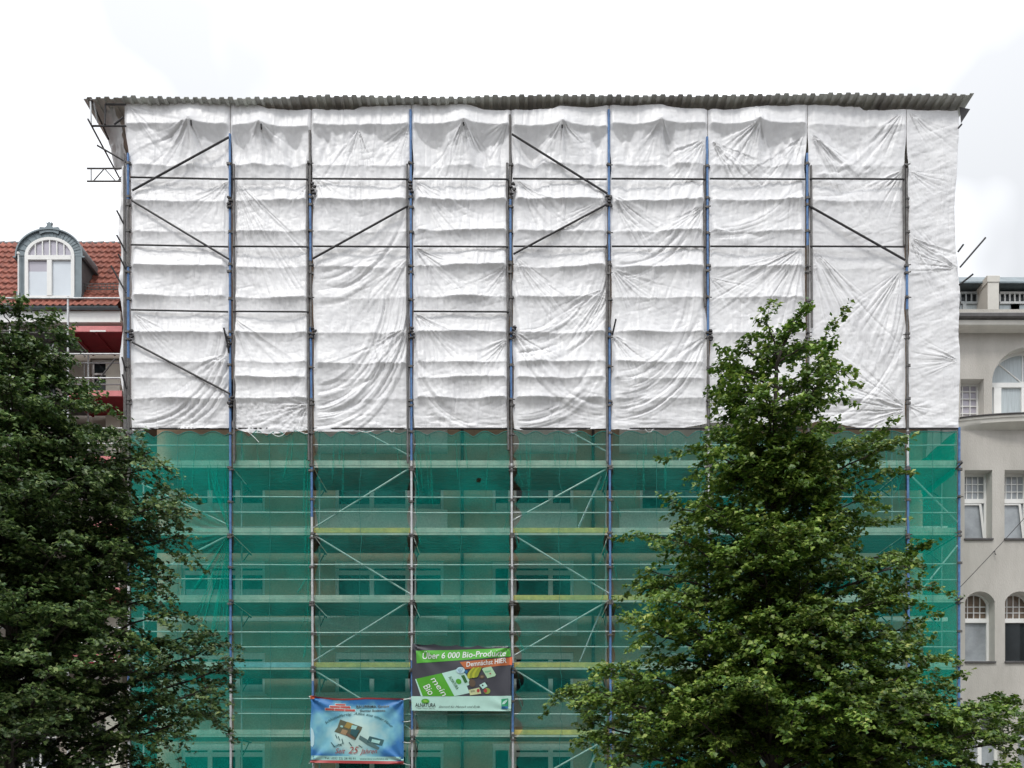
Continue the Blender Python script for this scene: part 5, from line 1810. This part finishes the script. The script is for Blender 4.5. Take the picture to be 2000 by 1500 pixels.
# ----------------------------------------------------------------------------------------------- trees
def tree(name, label, trunk, Y, tips, seed, nfill, right, left, lmat, leaf=0.10, per_twig=26, zlow=3.4, depth=0.85, group=None, zfill=0.0, ythick=0):
    """A lime: trunk, limbs grown to listed tips and to random ones inside the profile, twigs along them, leaves on the twigs."""
    rs = random.Random(seed)
    nr = np.random.RandomState(seed)
    tx = PX(trunk[-1][0], Y)
    root = empty(name, (tx, Y, 0))
    ax = [P(x, y, Y) for x, y in trunk]                     # trunk axis from foot to top
    zt = ax[-1].z

    def axis(z):
        for a, b in zip(ax, ax[1:]):
            if a.z <= z <= b.z:
                return a.lerp(b, (z - a.z) / max(1e-6, b.z - a.z))
        return (ax[0] if z < ax[0].z else ax[-1]).copy()
    tr = MB()
    n = 26
    pts = [axis(zt * i / n) for i in range(n + 1)]
    pts[0].z = -0.1
    rad = [0.135 * (1 - i / n) ** 0.75 + 0.012 for i in range(n + 1)]
    rad[0] *= 1.5
    tr.path(pts, rad, 10)
    goals = [P(x, y, Y) + Vector((0, dy, 0)) for x, y, dy in tips]
    for x, y, dy in tips:                                   # companions that thicken the top
        if y < ythick and abs(x - trunk[-2][0]) < 140:
            for _ in range(1 if y > 640 else 0):
                goals.append(P(x + rs.uniform(-24, 24) + (trunk[-2][0] - x) * rs.uniform(0, .35), y + rs.uniform(4, 50), Y) + Vector((0, dy + rs.uniform(-.7, .7), 0)))
    for i in range(nfill):
        z = zlow + (zt - 0.5 + 2 * zfill - zlow) * (rs.random() ** 1.25)
        az = i * 2.39996 + rs.uniform(-.3, .3)
        py = HOR - (z - CAMZ) * F / Y
        wr = (float(interp(py, right)) - float(interp(py, [(q[1], q[0]) for q in [(t[0], t[1]) for t in trunk][::-1]]))) / F * Y
        wl = (float(interp(py, [(q[1], q[0]) for q in [(t[0], t[1]) for t in trunk][::-1]])) - float(interp(py, left))) / F * Y
        c, s = math.cos(az), math.sin(az)
        L = (wr if c > 0 else wl) * c * c + depth * (wr + wl) / 2 * s * s
        L *= rs.uniform(0.4, 0.9)
        a = axis(z)
        L = max(0.25, L - 0.3)
        goals.append(Vector((a.x + c * L, Y + s * L * 0.9, z)))
    for g in goals[:len(tips)]:                             # a limb ends short of its outermost leaves
        a = axis(g.z)
        h = Vector((g.x - a.x, g.y - Y, 0))
        if h.length > 0.8:
            g -= h.normalized() * 0.22
    LV, LN, LT = [], [], []                                         # leaf centres and spray directions

    def twig(p, d, L, r, lit_share=0.0):
        q = [p]
        k = 3
        droop = rs.uniform(0.15, 0.6)
        at = lambda t: p + d * L * t + Vector((0, 0, -droop * L * t * t))
        for i in range(1, k + 1):
            q.append(at(i / k))
        tr.path(q, [r * (1 - 0.25 * i) for i in range(k + 1)], 4)
        lat = Vector((-d.y, d.x, 0))
        lat = lat.normalized() if lat.length > 1e-3 else Vector((1, 0, 0))
        ns = max(3, int(L * 9))
        for j in range(ns + 1):
            t = 0.2 + 0.8 * j / ns
            b0 = at(t)
            sgn = 0 if j == ns else (1 if j % 2 else -1)
            e = (d * 0.75 + lat * sgn * rs.uniform(.6, 1.0) + Vector((0, 0, rs.uniform(-.15, .25)))).normalized()
            l2 = rs.uniform(0.14, 0.26) * (1.15 - 0.4 * t)
            m = max(3, int(per_twig * l2 * rs.uniform(.9, 1.6)))
            for i in range(m):
                f = rs.uniform(0.1, 1.1)
                c = b0 + e * l2 * f + Vector((rs.gauss(0, .035), rs.gauss(0, .035), rs.gauss(0, .028) - 0.10 * l2 * f))
                LV.append(c); LN.append(e); LT.append(rs.random() < lit_share * (0.25 + 0.75 * t))

    for gI, g in enumerate(goals):
        hd = math.hypot(g.x - axis(g.z).x, g.y - Y)
        zb = max(min(g.z - 0.15 - hd * rs.uniform(0.25, 0.55), zt - 0.7), 1.8)
        a = axis(zb)
        mid = a.lerp(g, 0.5) + Vector((0, 0, 0.10 * hd + rs.uniform(-.1, .1)))
        pts = []
        n = max(6, int(hd * 4))
        for i in range(n + 1):
            t = i / n
            p = a * (1 - t) ** 2 + mid * 2 * t * (1 - t) + g * t * t
            p += Vector((rs.uniform(-1, 1), rs.uniform(-1, 1), rs.uniform(-1, 1))) * 0.03 * (0 < i < n)
            pts.append(p)
        yl = rs.choice((0.0, 0.15, 0.5, 0.95))  # how much of the painted sunlit leaf tone this limb's tips get
        r0 = min(0.012 + 0.010 * hd, 0.045)
        tr.path(pts, [r0 * (1 - 0.82 * i / n) + 0.003 for i in range(n + 1)], 6)
        seg = (pts[-1] - pts[0]).length
        step = 0.25
        s = 0.14 * seg if seg > 1.2 else 0.1
        side = 1
        while s < seg:
            t = s / seg
            i = min(int(t * n), n - 1)
            p = pts[i].lerp(pts[i + 1], t * n - i)
            d0 = (pts[i + 1] - pts[i]).normalized()
            lat = Vector((-d0.y, d0.x, 0))
            lat = lat.normalized() if lat.length > 1e-3 else Vector((1, 0, 0))
            ang = rs.uniform(0.45, 1.15) * side
            d = (d0 * math.cos(ang) + lat * math.sin(ang) + Vector((0, 0, rs.uniform(-.75, .8)))).normalized()
            L = (0.34 + 0.62 * math.sin(math.pi * min(1, 0.25 + 0.75 * (1 - t)))) * rs.uniform(0.6, 1.1) * min(1.0, 0.45 + hd * .3)
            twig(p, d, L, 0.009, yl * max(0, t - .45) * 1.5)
            side = -side
            s += step * rs.uniform(0.7, 1.3)
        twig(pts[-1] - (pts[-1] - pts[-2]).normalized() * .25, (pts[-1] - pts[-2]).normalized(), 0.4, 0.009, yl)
    tr.build('trunk', M['bark'], root, True)
    # leaves: a kite folded along its midrib, tip drooping
    C = np.array([tuple(c) for c in LV]); D = np.array([tuple(d) for d in LN])
    N = len(C)
    nrm = np.stack([nr.normal(0, .42, N), nr.normal(0, .42, N) - .18, np.abs(nr.normal(0.85, .35, N)) + .1], -1)
    nrm += D * 0.25
    nrm /= np.linalg.norm(nrm, axis=1, keepdims=True)
    az = nr.uniform(0, 2 * np.pi, N)
    f = np.stack([np.cos(az), np.sin(az), np.zeros(N)], -1) + D * 0.7 + np.array([0, 0, -0.35])
    f -= nrm * np.sum(f * nrm, 1, keepdims=True)
    f /= np.linalg.norm(f, axis=1, keepdims=True)
    sd = np.cross(nrm, f)
    sz = (leaf * nr.uniform(0.65, 1.25, N))[:, None]
    base = C - f * sz * 0.5
    tip = C + f * sz * 0.62 - nrm * sz * 0.18
    l = C - f * sz * .12 + sd * sz * 0.46 + nrm * sz * 0.10
    r = C - f * sz * .12 - sd * sz * 0.46 + nrm * sz * 0.10
    V = np.stack([base, l, tip, r], 1).reshape(-1, 3)
    b = np.arange(N) * 4
    Fq = np.concatenate([np.stack([b, b + 2, b + 1], -1), np.stack([b, b + 3, b + 2], -1)], 0)
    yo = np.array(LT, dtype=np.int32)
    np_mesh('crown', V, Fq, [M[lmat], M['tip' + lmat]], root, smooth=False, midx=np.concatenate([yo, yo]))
    tag(root, label, 'tree', group)
    print('TREE', name, len(goals), N)


RIGHT_R = [(612, 1575), (640, 1620), (700, 1645), (780, 1605), (860, 1660), (930, 1700), (1000, 1690), (1080, 1760), (1150, 1790), (1230, 1805), (1300, 1850), (1370, 1985), (1450, 2010), (1560, 1990)]
RIGHT_L = [(612, 1545), (640, 1470), (700, 1400), (780, 1395), (860, 1375), (930, 1370), (1000, 1300), (1080, 1255), (1150, 1245), (1230, 1215), (1300, 1160), (1360, 1100), (1430, 1130), (1560, 1170)]
tree('lime_tree', 'tall pointed lime tree with sunlit green leaves before the right half of the scaffolding',
     [(1510, 1690), (1508, 1400), (1511, 1100), (1513, 860), (1517, 700), (1552, 625)], 15.0,
     [(1562, 612, 0), (1540, 622, .2), (1487, 640, -.2), (1515, 640, .5), (1430, 678, 0), (1403, 695, .4), (1400, 760, -.2), (1412, 740, .6), (1638, 662, 0), (1642, 712, .2), (1600, 650, .6), (1608, 782, -.2), (1580, 770, -.7),
      (1380, 848, .2), (1345, 880, -.3), (1360, 905, -.6), (1738, 862, 0), (1748, 925, .2), (1715, 900, -.5), (1690, 985, -.4), (1725, 1010, .3), (1302, 985, .2), (1335, 1000, -.6), (1258, 1045, 0), (1290, 1075, -.7), (1250, 1105, .3),
      (1772, 1075, .2), (1785, 1100, -.3), (1246, 1150, -.2), (1795, 1150, 0), (1750, 1130, -.8), (1806, 1225, .2), (1700, 1200, -1.2), (1225, 1225, 0), (1262, 1190, -.8), (1160, 1300, .4), (1096, 1338, 0), (1130, 1362, -.6), (1124, 1405, .2), (1190, 1390, -1.0),
      (1445, 800, .3), (1590, 805, .4), (1435, 838, -.4), (1625, 835, -.3), (1475, 785, -.6), (1560, 820, .7), (1850, 1395, -.5), (1900, 1465, .3), (1830, 1345, .5), (1800, 1450, -.8), (1945, 1425, .6), (1870, 1375, .9), (1780, 1330, .6), (1840, 1290, -.2), (1885, 1330, .4), (1975, 1368, 0), (2000, 1400, .4), (1930, 1385, -.7), (2012, 1450, -.3), (1880, 1440, -1.2), (1135, 1445, -.2), (1180, 1480, -.8), (1960, 1500, -.6), (1300, 1420, -1.8), (1420, 1380, -2.2), (1600, 1400, -2.2), (1720, 1380, -1.9), (1480, 1280, -1.9), (1620, 1240, -1.6), (1380, 1260, -1.6), (1550, 1100, -1.4), (1440, 1080, -1.3), (1540, 980, -1.1), (1480, 920, -.9), (1580, 900, -.8)],
     11, 168, RIGHT_R, RIGHT_L, 'leaf', 0.084, 62, zfill=-0.9, ythick=870)

LEFT_R = [(590, 60), (640, 110), (700, 150), (780, 205), (850, 240), (920, 300), (990, 350), (1050, 345), (1120, 320), (1200, 345), (1270, 410), (1330, 440), (1400, 400), (1480, 350), (1560, 380)]
LEFT_L = [(590, -20), (640, -60), (700, -110), (780, -150), (850, -190), (990, -290), (1120, -330), (1270, -380), (1560, -380)]
tree('lime_tree', 'dark dense lime tree before the red roofed house at the left',
     [(20, 1760), (22, 1400), (25, 1000), (30, 760), (38, 600)], 14.0,
     [(40, 590, 0), (62, 600, .3), (95, 612, 0), (20, 612, -.3), (112, 650, .2), (138, 690, 0), (128, 720, -.5), (165, 752, .2), (200, 790, 0), (188, 815, -.5), (225, 830, .2), (205, 850, -.2), (260, 876, .3), (318, 884, 0), (300, 900, .3), (288, 925, -.4), (250, 905, -.6),
      (345, 962, .2), (370, 992, 0), (350, 1010, -.5), (365, 1035, .3), (320, 1050, 0), (300, 1085, -.6), (330, 1115, .2), (290, 1140, -.8), (310, 1172, 0), (352, 1205, -.3), (395, 1235, .2), (425, 1270, 0), (446, 1305, .2), (440, 1345, -.2), (420, 1370, .5), (360, 1320, -1.0), (330, 1260, -1.2), (385, 1410, 0), (350, 1440, -.6), (320, 1480, 0), (345, 1520, -.4),
      (100, 800, -1.2), (60, 880, -1.5), (140, 930, -1.5), (40, 1000, -1.9), (180, 1020, -1.7), (110, 1100, -2.1), (230, 1120, -1.6), (60, 1200, -2.4), (180, 1220, -2.2), (270, 1230, -1.7), (110, 1330, -2.6), (250, 1350, -2.3), (30, 1420, -2.8), (200, 1450, -2.5)],
     23, 210, LEFT_R, LEFT_L, 'leaf2', 0.074, 62)


# ----------------------------------------------------------------------------------------------- unseen house at the viewer's back, added to shade the lower facade
def opposite_shading_house():
    root = empty('unseen_shading_house', (0, -5, 0))
    YO = -5.0
    mb = MB()
    holes = []
    for k in range(5):
        for i in range(-13, 14):
            holes.append((i * 2.6 - .6, i * 2.6 + .6, 1.0 + k * 3.4, 2.9 + k * 3.4))
    wall_holes(mb, -36, 36, 0, 18.5, 0, holes, 0.2)
    mb.v = [(-x, YO - y, z) for x, y, z in mb.v]
    b = MB()
    b.add([(-36, YO, 18.5), (36, YO, 18.5), (36, YO - 11, 18.5), (-36, YO - 11, 18.5)], [(0, 3, 2, 1)])
    b.add([(-36, YO - 11, 0), (36, YO - 11, 0), (36, YO - 11, 18.5), (-36, YO - 11, 18.5)], [(0, 3, 2, 1)])
    for x in (-36, 36):
        b.add([(x, YO, 0), (x, YO - 11, 0), (x, YO - 11, 18.5), (x, YO, 18.5)], [(0, 1, 2, 3)])
    n = len(mb.v)
    mb.v += b.v
    mb.f += [tuple(n + i for i in f) for f in b.f]
    mb.m += b.m
    mb.build('wall', M['greywall'], root)
    rf = MB()
    rf.prism([(-36.3, 18.52), (36.3, 18.52), (36.3, 18.8), (-36.3, 18.8)], YO - 11.3, YO + .4)
    rf.build('roof', M['gutter'], root)
    g = MB()
    g.add([(-35.9, YO - .2, .5), (35.9, YO - .2, .5), (35.9, YO - .2, 18), (-35.9, YO - .2, 18)], [(0, 1, 2, 3)])
    g.build('glazing', M['darkglass'], root)
    tag(root, 'unseen long grey house front added across the street to shade the lower facade', 'house')


opposite_shading_house()

# ----------------------------------------------------------------------------------------------- camera, sky, sun
cam = bpy.data.cameras.new('camera')
cam.sensor_width = 36.0
cam.lens = F / 2000.0 * 36.0
cam.shift_y = (HOR - 750.0) / 2000.0
cam.clip_end = 2000
co = bpy.data.objects.new('camera', cam)
co.location = (0, 0, CAMZ)
co.rotation_euler = (R(90), 0, 0)
col.objects.link(co)
scene.camera = co

SUN_EL, SUN_AZ = 58.0, 205.0          # high, behind the camera and a little to its left
sd = bpy.data.lights.new('sun', 'SUN')
sd.energy = 1.5
sd.angle = R(12)
sd.color = (1.0, 0.97, 0.92)
so = bpy.data.objects.new('sun', sd)
dx, dy = math.sin(R(SUN_AZ)), math.cos(R(SUN_AZ))
dirv = Vector((dx * math.cos(R(SUN_EL)), dy * math.cos(R(SUN_EL)), math.sin(R(SUN_EL))))
so.rotation_euler = dirv.to_track_quat('Z', 'Y').to_euler()
col.objects.link(so)

w = bpy.data.worlds.new('World')
scene.world = w
w.use_nodes = True
nt = w.node_tree
N, L = nt.nodes, nt.links
bg = N['Background']
sky = N.new('ShaderNodeTexSky')
sky.sky_type = 'NISHITA'
sky.sun_disc = False
sky.sun_elevation = R(SUN_EL)
sky.sun_rotation = R(SUN_AZ)
bg.inputs['Strength'].default_value = 0.10
tc = N.new('ShaderNodeTexCoord')
sp = N.new('ShaderNodeSeparateXYZ')
L.new(tc.outputs['Generated'], sp.inputs[0])
nz = N.new('ShaderNodeTexNoise')
nz.inputs['Scale'].default_value = 2.6
nz.inputs['Detail'].default_value = 4
nz.inputs['Roughness'].default_value = 0.48
L.new(tc.outputs['Generated'], nz.inputs['Vector'])
# overcast: brighter towards the zenith, with slow cloud mottling
el = N.new('ShaderNodeMapRange')
el.inputs['From Min'].default_value = 0.0; el.inputs['From Max'].default_value = 1.0
el.inputs['To Min'].default_value = 6.0; el.inputs['To Max'].default_value = 23.0
L.new(sp.outputs['Z'], el.inputs['Value'])
mo = N.new('ShaderNodeMapRange')
mo.inputs['From Min'].default_value = 0.38; mo.inputs['From Max'].default_value = 0.70
mo.inputs['To Min'].default_value = 0.54; mo.inputs['To Max'].default_value = 1.5
L.new(nz.outputs['Fac'], mo.inputs['Value'])
ml = N.new('ShaderNodeMath'); ml.operation = 'MULTIPLY'
L.new(el.outputs['Result'], ml.inputs[0]); L.new(mo.outputs['Result'], ml.inputs[1])
cl = N.new('ShaderNodeMix'); cl.data_type = 'RGBA'; cl.blend_type = 'MULTIPLY'; cl.inputs[0].default_value = 1.0
cl.inputs[6].default_value = (0.97, 0.99, 1.02, 1)
L.new(ml.outputs[0], cl.inputs[7])
mx = N.new('ShaderNodeMix'); mx.data_type = 'RGBA'; mx.inputs[0].default_value = 0.9
L.new(sky.outputs['Color'], mx.inputs[6]); L.new(cl.outputs[2], mx.inputs[7])
L.new(mx.outputs[2], bg.inputs['Color'])

scene.render.engine = 'CYCLES'
scene.cycles.use_denoising = True
scene.cycles.max_bounces = 8
scene.cycles.transparent_max_bounces = 16
scene.cycles.sample_clamp_indirect = 6
scene.view_settings.view_transform = 'Standard'
scene.view_settings.look = 'None'
scene.view_settings.exposure = 0.22
scene.view_settings.gamma = 1.0
